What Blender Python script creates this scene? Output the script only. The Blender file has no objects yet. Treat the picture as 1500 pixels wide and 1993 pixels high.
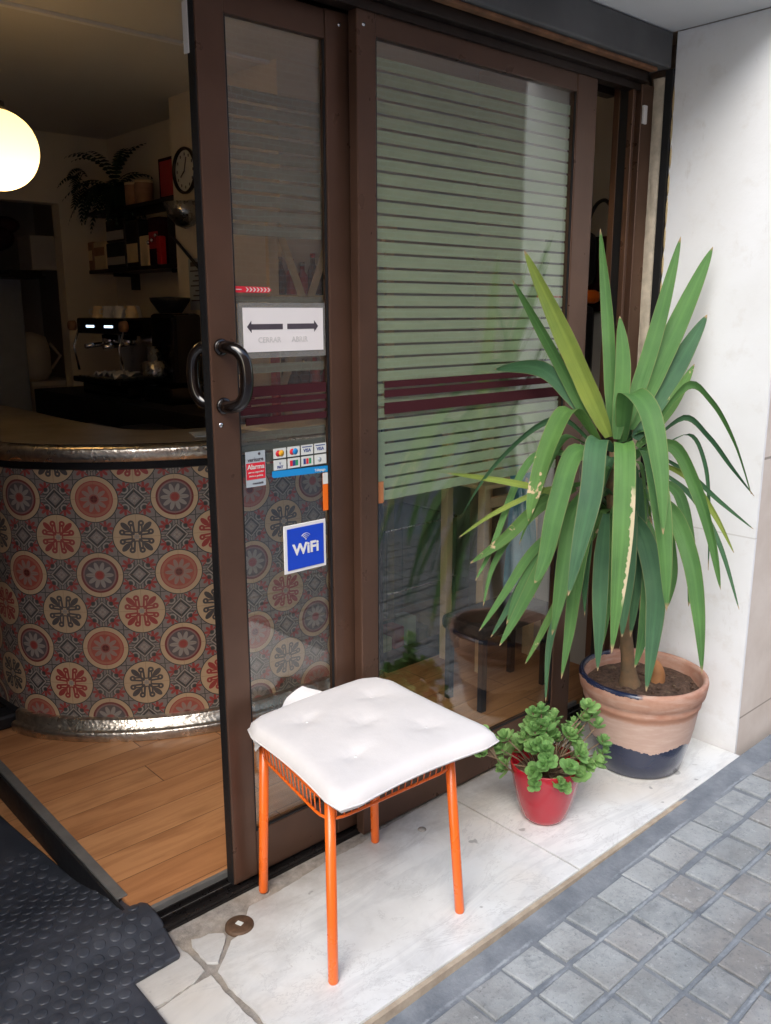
import bpy, bmesh, math, random
from mathutils import Vector, Matrix
random.seed(7)
R = math.radians
scene = bpy.context.scene
COL = scene.collection
# ---------------------------------------------------------------- camera
cam_d = bpy.data.cameras.new('camera'); cam = bpy.data.objects.new('camera', cam_d); COL.objects.link(cam)
YAW, PITCH, ROLL = 0.733383, 0.226016, -0.002276
cf = Vector((math.sin(YAW)*math.cos(PITCH), math.cos(YAW)*math.cos(PITCH), -math.sin(PITCH)))
cr0 = Vector((math.cos(YAW), -math.sin(YAW), 0)); cu0 = cr0.cross(cf)
cr = cr0*math.cos(ROLL)+cu0*math.sin(ROLL); cu = -cr0*math.sin(ROLL)+cu0*math.cos(ROLL)
mat = Matrix((( cr.x, cu.x, -cf.x, 0), (cr.y, cu.y, -cf.y, 0), (cr.z, cu.z, -cf.z, 1.45), (0, 0, 0, 1)))
cam.matrix_world = mat
cam_d.sensor_fit = 'VERTICAL'; cam_d.sensor_height = 24; cam_d.lens = 24*1693.9/1993
cam_d.clip_start = 0.02; cam_d.clip_end = 500
scene.camera = cam
# ---------------------------------------------------------------- world, sun, exposure
SUN = Vector((-0.85, -0.70, 1.05)).normalized()
world = bpy.data.worlds.new('World'); scene.world = world; world.use_nodes = True
wn = world.node_tree.nodes; wl = world.node_tree.links; wn.clear()
sky = wn.new('ShaderNodeTexSky'); sky.sky_type = 'NISHITA'; sky.sun_disc = False
sky.sun_elevation = math.asin(SUN.z); sky.sun_rotation = math.atan2(SUN.x, SUN.y)
sky.air_density = 1.0; sky.dust_density = 2.0; sky.ozone_density = .6
bg = wn.new('ShaderNodeBackground'); bg.inputs['Strength'].default_value = 0.15
wo = wn.new('ShaderNodeOutputWorld'); wl.new(sky.outputs[0], bg.inputs[0]); wl.new(bg.outputs[0], wo.inputs[0])
sd = bpy.data.lights.new('sun', 'SUN'); sd.energy = .95; sd.angle = R(40); sd.color = (1, 0.985, 0.94)
so = bpy.data.objects.new('sun', sd); COL.objects.link(so)
so.rotation_euler = (-SUN).to_track_quat('-Z', 'Y').to_euler()
so.location = (0, -6, 12)
scene.view_settings.view_transform = 'Standard'; scene.view_settings.look = 'None'
scene.view_settings.exposure = 1.35; scene.view_settings.gamma = 1
scene.render.engine = 'CYCLES'
scene.cycles.max_bounces = 10; scene.cycles.diffuse_bounces = 5; scene.cycles.glossy_bounces = 4
scene.cycles.transmission_bounces = 8; scene.cycles.transparent_max_bounces = 24
scene.cycles.use_denoising = True

# ---------------------------------------------------------------- shader expression helper
class NT:
    def __init__(s, name):
        s.m = bpy.data.materials.new(name); s.m.use_nodes = True
        s.t = s.m.node_tree; s.t.nodes.clear()
        s.out = s.n('ShaderNodeOutputMaterial')
    def n(s, typ, **k):
        o = s.t.nodes.new(typ)
        for a, b in k.items(): setattr(o, a, b)
        return o
    def link(s, a, b): s.t.links.new(a, b)
    def put(s, sock, v):
        if isinstance(v, X): s.link(v.s, sock)
        elif hasattr(v, 'links'): s.link(v, sock)
        else: sock.default_value = v
    def math(s, op, *a, clamp=False):
        o = s.n('ShaderNodeMath', operation=op, use_clamp=clamp)
        for i, v in enumerate(a): s.put(o.inputs[i], v)
        return X(s, o.outputs[0])
    def mix(s, f, a, b):
        o = s.n('ShaderNodeMix', data_type='RGBA')
        s.put(o.inputs[0], f)
        for k, v in ((6, a), (7, b)):
            if isinstance(v, tuple): o.inputs[k].default_value = (*v[:3], 1)
            else: s.put(o.inputs[k], v)
        return o.outputs[2]
    def coord(s, kind='Object', scale=None):
        c = s.n('ShaderNodeTexCoord').outputs[kind]
        if scale:
            mp = s.n('ShaderNodeMapping'); s.link(c, mp.inputs[0]); mp.inputs['Scale'].default_value = scale
            c = mp.outputs[0]
        return c
    def sep(s, v):
        o = s.n('ShaderNodeSeparateXYZ'); s.link(v, o.inputs[0])
        return [X(s, q) for q in o.outputs]
    def noise(s, vec, scale, detail=4, rough=.55, dist=0):
        o = s.n('ShaderNodeTexNoise'); s.link(vec, o.inputs['Vector'])
        o.inputs['Scale'].default_value = scale; o.inputs['Detail'].default_value = detail
        o.inputs['Roughness'].default_value = rough; o.inputs['Distortion'].default_value = dist
        return X(s, o.outputs['Fac'])
    def ramp(s, f, a, b):   # smooth 0..1 between a and b
        o = s.n('ShaderNodeMapRange'); s.put(o.inputs[0], f)
        o.inputs[1].default_value = a; o.inputs[2].default_value = b; o.clamp = True
        return X(s, o.outputs[0])
    def bsdf(s, color, rough=.5, metal=0, **k):
        b = s.n('ShaderNodeBsdfPrincipled')
        if isinstance(color, tuple): b.inputs['Base Color'].default_value = (*color[:3], 1)
        else: s.put(b.inputs['Base Color'], color)
        s.put(b.inputs['Roughness'], rough); s.put(b.inputs['Metallic'], metal)
        for a, v in k.items(): s.put(b.inputs[a.replace('_', ' ')], v)
        return b
    def bump(s, b, h, strength=.3, dist=.002):
        o = s.n('ShaderNodeBump'); s.put(o.inputs['Height'], h)
        o.inputs['Strength'].default_value = strength; o.inputs['Distance'].default_value = dist
        s.link(o.outputs[0], b.inputs['Normal'])
    def end(s, sh):
        s.link(sh if hasattr(sh, 'links') else sh.outputs[0], s.out.inputs[0]); return s.m
class X:
    def __init__(s, t, sock): s.t = t; s.s = sock
    def __add__(a, b): return a.t.math('ADD', a, b)
    __radd__ = __add__
    def __sub__(a, b): return a.t.math('SUBTRACT', a, b)
    def __rsub__(a, b): return a.t.math('SUBTRACT', b, a)
    def __mul__(a, b): return a.t.math('MULTIPLY', a, b)
    __rmul__ = __mul__
    def __truediv__(a, b): return a.t.math('DIVIDE', a, b)
    def abs(a): return a.t.math('ABSOLUTE', a)
    def lt(a, b): return a.t.math('LESS_THAN', a, b)
    def gt(a, b): return a.t.math('GREATER_THAN', a, b)
    def max(a, b): return a.t.math('MAXIMUM', a, b)
    def min(a, b): return a.t.math('MINIMUM', a, b)
    def f(a, op, *b): return a.t.math(op, a, *b)

def pm(name, col, rough=.5, metal=0, var=.25, scale=8, bump=0, bscale=60, rvar=.12, spec=.5, coat=0, col2=None):
    "plain material with cloudy colour and gloss variation"
    t = NT(name); c = t.coord()
    n = t.noise(c, scale, 5)
    f = t.ramp(n, .3, .7)
    c2 = col2 or tuple(v*(1-var) for v in col)
    base = t.mix(f, tuple(col), c2)
    n2 = t.noise(c, scale*3.3, 3)
    b = t.bsdf(base, (n2-.5)*rvar*2+rough, metal, Specular_IOR_Level=spec, Coat_Weight=coat, Coat_Roughness=.1)
    if bump: t.bump(b, t.noise(c, bscale, 4), bump, .002)
    return t.end(b)

# ---------------------------------------------------------------- mesh helper
class MB:
    def __init__(s): s.bm = bmesh.new(); s.uv = None; s.mi = 0
    def face(s, vs, uvs=None, smooth=False):
        try: f = s.bm.faces.new(vs)
        except ValueError: return None
        f.material_index = s.mi; f.smooth = smooth
        if uvs:
            if not s.uv: s.uv = s.bm.loops.layers.uv.new('UVMap')
            for l, u in zip(f.loops, uvs): l[s.uv].uv = u
        return f
    def v(s, *p): return s.bm.verts.new(p[0] if len(p) == 1 else p)
    def box(s, x0, x1, y0, y1, z0, z1, bev=0, rot=0, seg=2, tilt=None):
        x0, x1 = min(x0, x1), max(x0, x1); y0, y1 = min(y0, y1), max(y0, y1); z0, z1 = min(z0, z1), max(z0, z1)
        cx, cy, cz = (x0+x1)/2, (y0+y1)/2, (z0+z1)/2
        c = [s.v(x, y, z) for x, y, z in ((x0,y0,z0),(x1,y0,z0),(x1,y1,z0),(x0,y1,z0),(x0,y0,z1),(x1,y0,z1),(x1,y1,z1),(x0,y1,z1))]
        fs = [s.face([c[i] for i in q]) for q in ((0,3,2,1),(4,5,6,7),(0,1,5,4),(1,2,6,5),(2,3,7,6),(3,0,4,7))]
        M = Matrix.Rotation(rot, 3, 'Z')
        if tilt: M = M @ tilt
        vs = list(c)
        if bev:
            es = list({e for f in fs for e in f.edges})
            r = bmesh.ops.bevel(s.bm, geom=es, offset=bev, segments=seg, affect='EDGES', profile=.5)
            vs = list({v for f in r['faces'] for v in f.verts} | {v for f in fs if f.is_valid for v in f.verts})
            for f in {f for v in vs for f in v.link_faces}: f.material_index = s.mi
        if rot or tilt:
            for v in vs: v.co = Vector((cx, cy, cz)) + M @ (v.co-Vector((cx, cy, cz)))
        return s
    def prism(s, poly, z0, z1, axis='z', bev=0):
        def P(a, b, c): return (a, b, c) if axis == 'z' else ((a, c, b) if axis == 'y' else (c, a, b))
        lo = [s.v(*P(a, b, z0)) for a, b in poly]; hi = [s.v(*P(a, b, z1)) for a, b in poly]
        n = len(poly); fs = [s.face(lo[::-1]), s.face(hi)]
        for i in range(n): fs.append(s.face([lo[i], lo[(i+1) % n], hi[(i+1) % n], hi[i]]))
        if bev:
            es = list(fs[1].edges)
            bmesh.ops.bevel(s.bm, geom=es, offset=bev, segments=2, affect='EDGES', profile=.5)
        return s
    def tube(s, pts, r, seg=10, closed=False, cap=True, rs=None, flat=1.0):
        pts = [Vector(p) for p in pts]; n = len(pts); rings = []
        up = None
        for i, p in enumerate(pts):
            a = pts[(i-1) % n] if (closed or i) else p
            b = pts[(i+1) % n] if (closed or i < n-1) else p
            t = (b-a).normalized()
            if up is None:
                up = Vector((0, 0, 1)) if abs(t.z) < .9 else Vector((1, 0, 0))
            x = t.cross(up).normalized(); up = x.cross(t).normalized()
            rr = rs[i] if rs else r
            rings.append([s.v(p + x*math.cos(2*math.pi*k/seg)*rr + up*math.sin(2*math.pi*k/seg)*rr*flat) for k in range(seg)])
        for i in range(n if closed else n-1):
            A, B = rings[i], rings[(i+1) % n]
            for k in range(seg): s.face([A[k], A[(k+1) % seg], B[(k+1) % seg], B[k]], smooth=True)
        if cap and not closed: s.face(rings[0][::-1]); s.face(rings[-1])
        return s
    def lathe(s, prof, c=(0, 0, 0), seg=40, axis='z', wob=0):
        c = Vector(c); rings = []
        for r, z in prof:
            ring = []
            for k in range(seg):
                a = 2*math.pi*k/seg
                rr = r*(1+wob*math.sin(3*a+z*20))
                p = (rr*math.cos(a), rr*math.sin(a), z)
                if axis == 'x': p = (p[2], p[0], p[1])
                elif axis == 'y': p = (p[0], p[2], p[1])
                ring.append(s.v(c+Vector(p)) if r > 1e-6 else None)
            if r <= 1e-6:
                p = (0, 0, z)
                if axis == 'x': p = (z, 0, 0)
                elif axis == 'y': p = (0, z, 0)
                q = s.v(c+Vector(p)); ring = [q]*seg
            rings.append(ring)
        for A, B in zip(rings, rings[1:]):
            for k in range(seg):
                f = [A[k], A[(k+1) % seg], B[(k+1) % seg], B[k]]
                g = []
                for q in f:
                    if q not in g: g.append(q)
                if len(g) > 2: s.face(g, smooth=True)
        return s
    def strip(s, path, rows, smooth=True, close_v=False):
        "sweep: path of (x,y) with arc length, rows of (offset_normal, z)"
        n = len(path); arc = [0]
        for a, b in zip(path, path[1:]): arc.append(arc[-1]+math.dist(a, b))
        g = []
        for i, p in enumerate(path):
            a = path[max(i-1, 0)]; b = path[min(i+1, n-1)]
            t = Vector((b[0]-a[0], b[1]-a[1])).normalized(); nn = Vector((t.y, -t.x))
            g.append([s.v(p[0]+nn.x*o, p[1]+nn.y*o, z) for o, z in rows])
        m = len(rows)
        for i in range(n-1):
            for j in range(m if close_v else m-1):
                k = (j+1) % m
                s.face([g[i][j], g[i+1][j], g[i+1][k], g[i][k]],
                       [(arc[i], rows[j][1]), (arc[i+1], rows[j][1]), (arc[i+1], rows[k][1]), (arc[i], rows[k][1])], smooth=smooth)
        return s
    def ball(s, c, r, sub=2, sc=(1, 1, 1)):
        M = Matrix.Translation(Vector(c)) @ Matrix.Diagonal((*sc, 1))
        q = bmesh.ops.create_icosphere(s.bm, subdivisions=sub, radius=r, matrix=M)
        for v in q['verts']:
            for f in v.link_faces: f.smooth = True; f.material_index = s.mi
        return s
    def build(s, name, m, parent=None, normals=True):
        if normals: bmesh.ops.recalc_face_normals(s.bm, faces=s.bm.faces[:])
        me = bpy.data.meshes.new(name); s.bm.to_mesh(me); s.bm.free()
        for q in (m if isinstance(m, (list, tuple)) else [m]): me.materials.append(q)
        o = bpy.data.objects.new(name, me); COL.objects.link(o)
        if parent:
            o.parent = parent
            o.matrix_parent_inverse = Matrix.Translation(-parent.location) if parent.type == 'EMPTY' else Matrix.Identity(4)
        return o
def thing(name, label, cat, loc=(0, 0, 0), group=None):
    o = bpy.data.objects.new(name, None); o.empty_display_size = .05; COL.objects.link(o); o.location = loc
    return tag(o, label, cat, group)
def tag(o, label, cat, group=None):
    o['label'] = label; o['category'] = cat
    if group: o['group'] = group
    return o
def struct(o): o['kind'] = 'structure'; return o
def text_mesh(txt, size, plane_y, x, z, name, m, parent, extrude=.0004, bold=.0, align='LEFT', sx=1.0, shear=0, tilt=0):
    "flat lettering standing in the XZ plane facing -Y"
    cu_ = bpy.data.curves.new('lettering', 'FONT'); cu_.body = txt; cu_.size = size; cu_.extrude = extrude
    cu_.offset = bold; cu_.align_x = align; cu_.shear = shear; cu_.resolution_u = 3
    ob = bpy.data.objects.new('lettering', cu_); COL.objects.link(ob)
    bpy.context.view_layer.update()
    dg = bpy.context.evaluated_depsgraph_get()
    me = bpy.data.meshes.new_from_object(ob.evaluated_get(dg))
    bpy.data.objects.remove(ob); bpy.data.curves.remove(cu_)
    me.name = name
    Mx = Matrix.Translation((x, plane_y, z)) @ Matrix.Rotation(tilt, 4, 'Y') @ Matrix.Rotation(R(90), 4, 'X') @ Matrix.Diagonal((sx, 1, 1, 1))
    me.transform(Mx)
    me.materials.clear(); me.materials.append(m)
    o = bpy.data.objects.new(name, me); COL.objects.link(o)
    if parent:
        o.parent = parent
        o.matrix_parent_inverse = Matrix.Translation(-parent.location) if parent.type == 'EMPTY' else Matrix.Identity(4)
    return o
def smooth_path(pts, n=8):
    P = [Vector(p) for p in pts]; out = []
    for i in range(len(P)-1):
        p0 = P[max(i-1, 0)]; p1 = P[i]; p2 = P[i+1]; p3 = P[min(i+2, len(P)-1)]
        for k in range(n):
            t = k/n
            out.append(.5*((2*p1)+(p2-p0)*t+(2*p0-5*p1+4*p2-p3)*t*t+(3*p1-p0-3*p2+p3)*t*t*t))
    out.append(P[-1]); return out

# ================================================================= materials
M = {}
M['bronze'] = pm('bronze_anodised_aluminium', (.125, .068, .045), .31, .45, .3, 5, .05, 200, .1)
M['bronze_dark'] = pm('dark_bronze_metal', (.035, .023, .018), .38, .5, .4, 9, .05, 120)
M['black_rubber'] = pm('black_gasket', (.008, .008, .009), .55, 0, .3, 30)
M['black_gloss'] = pm('glossy_black_plastic', (.008, .005, .004), .12, 0, .3, 10, spec=.7)
M['black'] = pm('matt_black', (.012, .012, .014), .5, 0, .4, 12)
M['steel'] = pm('brushed_steel', (.45, .44, .42), .28, 1, .3, 14, .2, 60)
M['grey_beam'] = pm('grey_painted_beam', (.125, .13, .135), .6, 0, .45, 4, .4, 40)
M['rust'] = pm('rusty_edge', (.26, .12, .055), .7, 0, .5, 18, .5, 60)
M['foam'] = pm('old_cream_sealant', (.62, .54, .42), .85, 0, .35, 26, 1.0, 70)
M['orange'] = pm('orange_lacquered_metal', (.88, .155, .014), .3, 0, .12, 6, spec=.5, coat=.3)
M['wood_cream'] = pm('varnished_pine', (.95, .72, .42), .45, 0, .3, 7)
M['white_plastic'] = pm('white_plastic', (.75, .74, .72), .35, 0, .08, 8)
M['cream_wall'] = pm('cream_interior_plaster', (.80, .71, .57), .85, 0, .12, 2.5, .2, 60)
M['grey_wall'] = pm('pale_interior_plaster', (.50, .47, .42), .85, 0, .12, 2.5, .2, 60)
M['ceil_in'] = pm('interior_ceiling_paint', (.66, .63, .56), .9, 0, .1, 1.5, .1, 40)
M['red'] = pm('red_paint', (.5, .02, .025), .4, 0, .2, 10)
M['paper'] = pm('white_paper', (.82, .78, .76), .6, 0, .04, 9)
M['ink'] = pm('dark_print', (.075, .06, .075), .6, 0, .2, 40)
M['blue_sign'] = pm('blue_sign_plastic', (.006, .055, .52), .4, 0, .08, 8)
M['azure'] = pm('azure_sticker', (.01, .26, .62), .4, 0, .1, 8)
M['sticker_white'] = pm('sticker_white', (.66, .68, .64), .4, 0, .05, 20)
M['sticker_grey'] = pm('sticker_grey', (.42, .47, .50), .4, 0, .1, 20)
M['sticker_red'] = pm('sticker_red', (.68, .02, .04), .4, 0, .08, 20)
M['sticker_orange'] = pm('sticker_orange', (.85, .16, .01), .4, 0, .06, 20)
M['sticker_yellow'] = pm('sticker_yellow', (.85, .42, .02), .4, 0, .06, 20)
M['sticker_navy'] = pm('sticker_navy', (.03, .06, .22), .4, 0, .06, 20)
M['sticker_green'] = pm('sticker_green', (.03, .30, .12), .4, 0, .06, 20)
M['emboss'] = pm('embossed_paper', (.62, .60, .58), .6, 0, .1, 60)
M['brick_brown'] = pm('terracotta_biscuit', (.45, .24, .13), .7, 0, .3, 20)
M['skyblue_cloth'] = pm('light_blue_cloth', (.14, .42, .52), .85, 0, .3, 12, .5, 200)
M['dark_green'] = pm('dark_plant_leaf', (.02, .045, .02), .6, 0, .4, 20)

def white_wall():
    t = NT('white_rendered_wall'); c = t.coord()
    a = t.noise(c, 2.2, 6, .6); b = t.noise(c, 14, 6, .65)
    base = t.mix(t.ramp(a, .35, .7), (.82, .84, .86), (.74, .75, .75))
    base = t.mix(t.ramp(b, .55, .8)*.35, base, (.55, .50, .44))
    x, y, z = t.sep(c)
    base = t.mix(t.ramp(z+(b-.5)*.12, .10, -.02)*.45, base, (.38, .33, .28))
    base = t.mix((z-.745).abs().lt(.0022)*.35, base, (.35, .33, .3))
    base = t.mix(t.ramp(t.noise(t.coord('Object', (1, 1, .35)), 20, 6, .7), .62, .72)*.25, base, (.48, .45, .41))
    s = t.bsdf(base, .75); t.bump(s, b*.6+t.noise(c, 90, 3)*.25, .35, .004)
    return t.end(s)
M['white_wall'] = white_wall()
def beige_wall():
    t = NT('beige_stone_cladding'); c = t.coord()
    a = t.noise(c, 5, 6, .6)
    base = t.mix(t.ramp(a, .3, .7), (.66, .60, .54), (.55, .48, .42))
    x, y, z = t.sep(c)
    base = t.mix(((z-1.0).abs().lt(.004)).max((z-.12).abs().lt(.003)), base, (.3, .26, .22))
    s = t.bsdf(base, .7); t.bump(s, t.noise(c, 40, 4), .2, .003)
    return t.end(s)
M['beige_wall'] = beige_wall()
M['soffit'] = pm('white_soffit_paint', (.72, .73, .74), .85, 0, .08, 2, .2, 30)

def marble():
    t = NT('worn_white_marble'); c = t.coord()
    d = t.noise(c, 3, 6, .6, .6)
    veins = t.ramp((t.noise(t.coord('Object', (.6, 2.2, 1)), 2.0, 8, .62, 1.4)-.5).abs(), .05, .0)
    base = t.mix(t.ramp(d, .3, .75), (.79, .815, .805), (.60, .61, .595))
    base = t.mix(veins*.28, base, (.42, .44, .45))
    warm = t.ramp(t.noise(c, 2.1, 4, .5), .5, .72)
    base = t.mix(warm*.42, base, (.60, .47, .32))
    gr = t.ramp(t.noise(c, 6.5, 7, .72, .5), .52, .75)
    base = t.mix(gr*.42, base, (.40, .40, .385))
    x, y, z = t.sep(c)
    # dirt gathered along the door track and around the pots
    edge = t.ramp(y+(t.noise(c, 9, 5, .7)-.5)*.22, 1.50, 1.70)
    base = t.mix(edge*.8, base, (.24, .20, .165))
    left = t.ramp(x+(t.noise(c, 7, 6, .7)-.5)*.5, 1.02, .80)
    base = t.mix(left*.35, base, (.42, .40, .36))
    sp = t.noise(c, 21, 2, .4)
    base = t.mix(t.ramp(sp, .73, .76)*.6, base, (.22, .22, .21))
    cr = t.ramp((t.noise(t.coord('Object', (.8, 1.7, 1)), 3.2, 9, .7, .8)-.5).abs(), .008, .0)
    base = t.mix(cr*.35, base, (.30, .30, .30))
    pitn = t.noise(c, 55, 5, .7)
    base = t.mix(t.ramp(pitn, .66, .74)*.35, base, (.25, .22, .2))
    s = t.bsdf(base, (d-.5)*.3+.42, Specular_IOR_Level=.4)
    t.bump(s, pitn*.5+t.noise(c, 12, 4)*.5, .25, .002)
    return t.end(s)
M['marble'] = marble()
def cement():
    t = NT('rough_cement'); c = t.coord()
    n = t.noise(c, 30, 8, .75); q = t.noise(c, 6, 4)
    base = t.mix(t.ramp(n, .3, .7), (.40, .37, .33), (.15, .135, .12))
    base = t.mix(t.ramp(q, .45, .7)*.5, base, (.42, .34, .25))
    s = t.bsdf(base, .9); t.bump(s, n, .9, .004)
    return t.end(s)
M['cement'] = cement()
def step_front():
    t = NT('step_front_edge'); c = t.coord()
    n = t.noise(c, 12, 6, .7)
    base = t.mix(t.ramp(n, .3, .7), (.50, .42, .32), (.28, .22, .16))
    s = t.bsdf(base, .85); t.bump(s, n, .5, .003); return t.end(s)
M['step_front'] = step_front()

def paving():
    t = NT('grey_pavers'); c = t.coord()
    x, y, z = t.sep(c)
    cx = ((x-1.344)/.1235).f('FLOOR'); cy = ((y-1.0)/.111).f('FLOOR')
    cmb = t.n('ShaderNodeCombineXYZ'); t.put(cmb.inputs[0], cx); t.put(cmb.inputs[1], cy)
    wn_ = t.n('ShaderNodeTexWhiteNoise'); wn_.noise_dimensions = '2D'; t.link(cmb.outputs[0], wn_.inputs['Vector'])
    rnd = X(t, wn_.outputs['Value'])
    n = t.noise(c, 26, 8, .7); m = t.noise(c, 7, 5, .6); k = t.noise(c, 110, 4, .7)
    base = t.mix(rnd, (.27, .295, .305), (.42, .45, .455))
    far = t.ramp(y*-1.0+x*.12+(rnd-.5)*.35, -.72, -.60)
    base = t.mix(far*.75, base, (.235, .225, .215))
    base = t.mix(t.ramp(n, .46, .66)*.45, base, (.12, .14, .155))
    base = t.mix(t.ramp(m, .48, .66)*.45, base, (.42, .44, .445))
    q = t.noise(c, 3.1, 4, .6)
    base = t.mix(t.ramp(q, .5, .66)*.35, base, (.19, .18, .165))
    base = t.mix(t.ramp(k, .56, .72)*.6, base, (.08, .09, .10))
    base = t.mix(t.ramp(t.noise(c, 48, 6, .75), .58, .68)*.5, base, (.50, .52, .53))
    s = t.bsdf(base, (m-.5)*.5+.52, Specular_IOR_Level=.45); t.bump(s, n*.7+k*.4, .8, .004)
    return t.end(s)
M['paving'] = paving()
def mortar():
    t = NT('paver_mortar'); c = t.coord()
    n = t.noise(c, 9, 6, .7); k = t.noise(c, 70, 5, .7); x, y, z = t.sep(c)
    base = t.mix(t.ramp(n, .35, .70), (.13, .15, .175), (.25, .275, .30))
    fy = (((y-1.0)/.111+.5).f('FRACT')-.5).abs()*.111
    st = t.ramp(fy+(t.noise(c, 34, 6, .75)-.5)*.022, .005, .0015)*t.ramp(t.noise(c, 5.5, 5, .65), .45, .6)
    base = t.mix(st*.65, base, (.42, .46, .49))
    s = t.bsdf(base, .75); t.bump(s, k, .8, .004); return t.end(s)
M['mortar'] = mortar()

def wood_floor():
    t = NT('oak_laminate_floor'); c = t.coord()
    x, y, z = t.sep(c)
    row = ((y-1.80)/.125).f('FLOOR')
    w = t.n('ShaderNodeTexWhiteNoise'); w.noise_dimensions = '1D'; t.put(w.inputs['W'], row)
    rr = X(t, w.outputs['Value'])
    xs = x+rr*3.7
    colm = (xs/1.15).f('FLOOR')
    cmb = t.n('ShaderNodeCombineXYZ'); t.put(cmb.inputs[0], colm); t.put(cmb.inputs[1], row)
    w2 = t.n('ShaderNodeTexWhiteNoise'); w2.noise_dimensions = '2D'; t.link(cmb.outputs[0], w2.inputs['Vector'])
    pr = X(t, w2.outputs['Value'])
    cv = t.n('ShaderNodeCombineXYZ'); t.put(cv.inputs[0], xs*1.3+pr*9); t.put(cv.inputs[1], y*11); t.put(cv.inputs[2], row)
    g = t.noise(cv.outputs[0], 2.2, 8, .6, .8)
    cv2 = t.n('ShaderNodeCombineXYZ'); t.put(cv2.inputs[0], xs*2.2+pr*5); t.put(cv2.inputs[1], y*5); t.put(cv2.inputs[2], row)
    g2 = t.noise(cv2.outputs[0], 1.4, 3, .5, .5)
    base = t.mix(pr, (.43, .19, .075), (.53, .26, .11))
    base = t.mix(t.ramp(g, .42, .7)*.7, base, (.27, .105, .038))
    base = t.mix(t.ramp(g2, .55, .75)*.5, base, (.22, .085, .03))
    fy = ((y-1.80)/.125).f('FRACT'); fx = (xs/1.15).f('FRACT')
    gap = fy.lt(.018).max(fx.lt(.003))
    base = t.mix(gap*.8, base, (.07, .03, .012))
    s = t.bsdf(base, (g-.5)*.15+.42, Specular_IOR_Level=.35); t.bump(s, g*.3-gap, .3, .001)
    return t.end(s)
M['wood_floor'] = wood_floor()
def mat_rubber():
    t = NT('black_coin_rubber'); c = t.coord(); n = t.noise(c, 8, 6, .7); k = t.noise(c, 120, 3)
    base = t.mix(t.ramp(n, .4, .7), (.032, .038, .050), (.065, .072, .088))
    s = t.bsdf(base, (n-.5)*.3+.45, Specular_IOR_Level=.5); t.bump(s, k, .4, .001); return t.end(s)
M['mat_rubber'] = mat_rubber()

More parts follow.
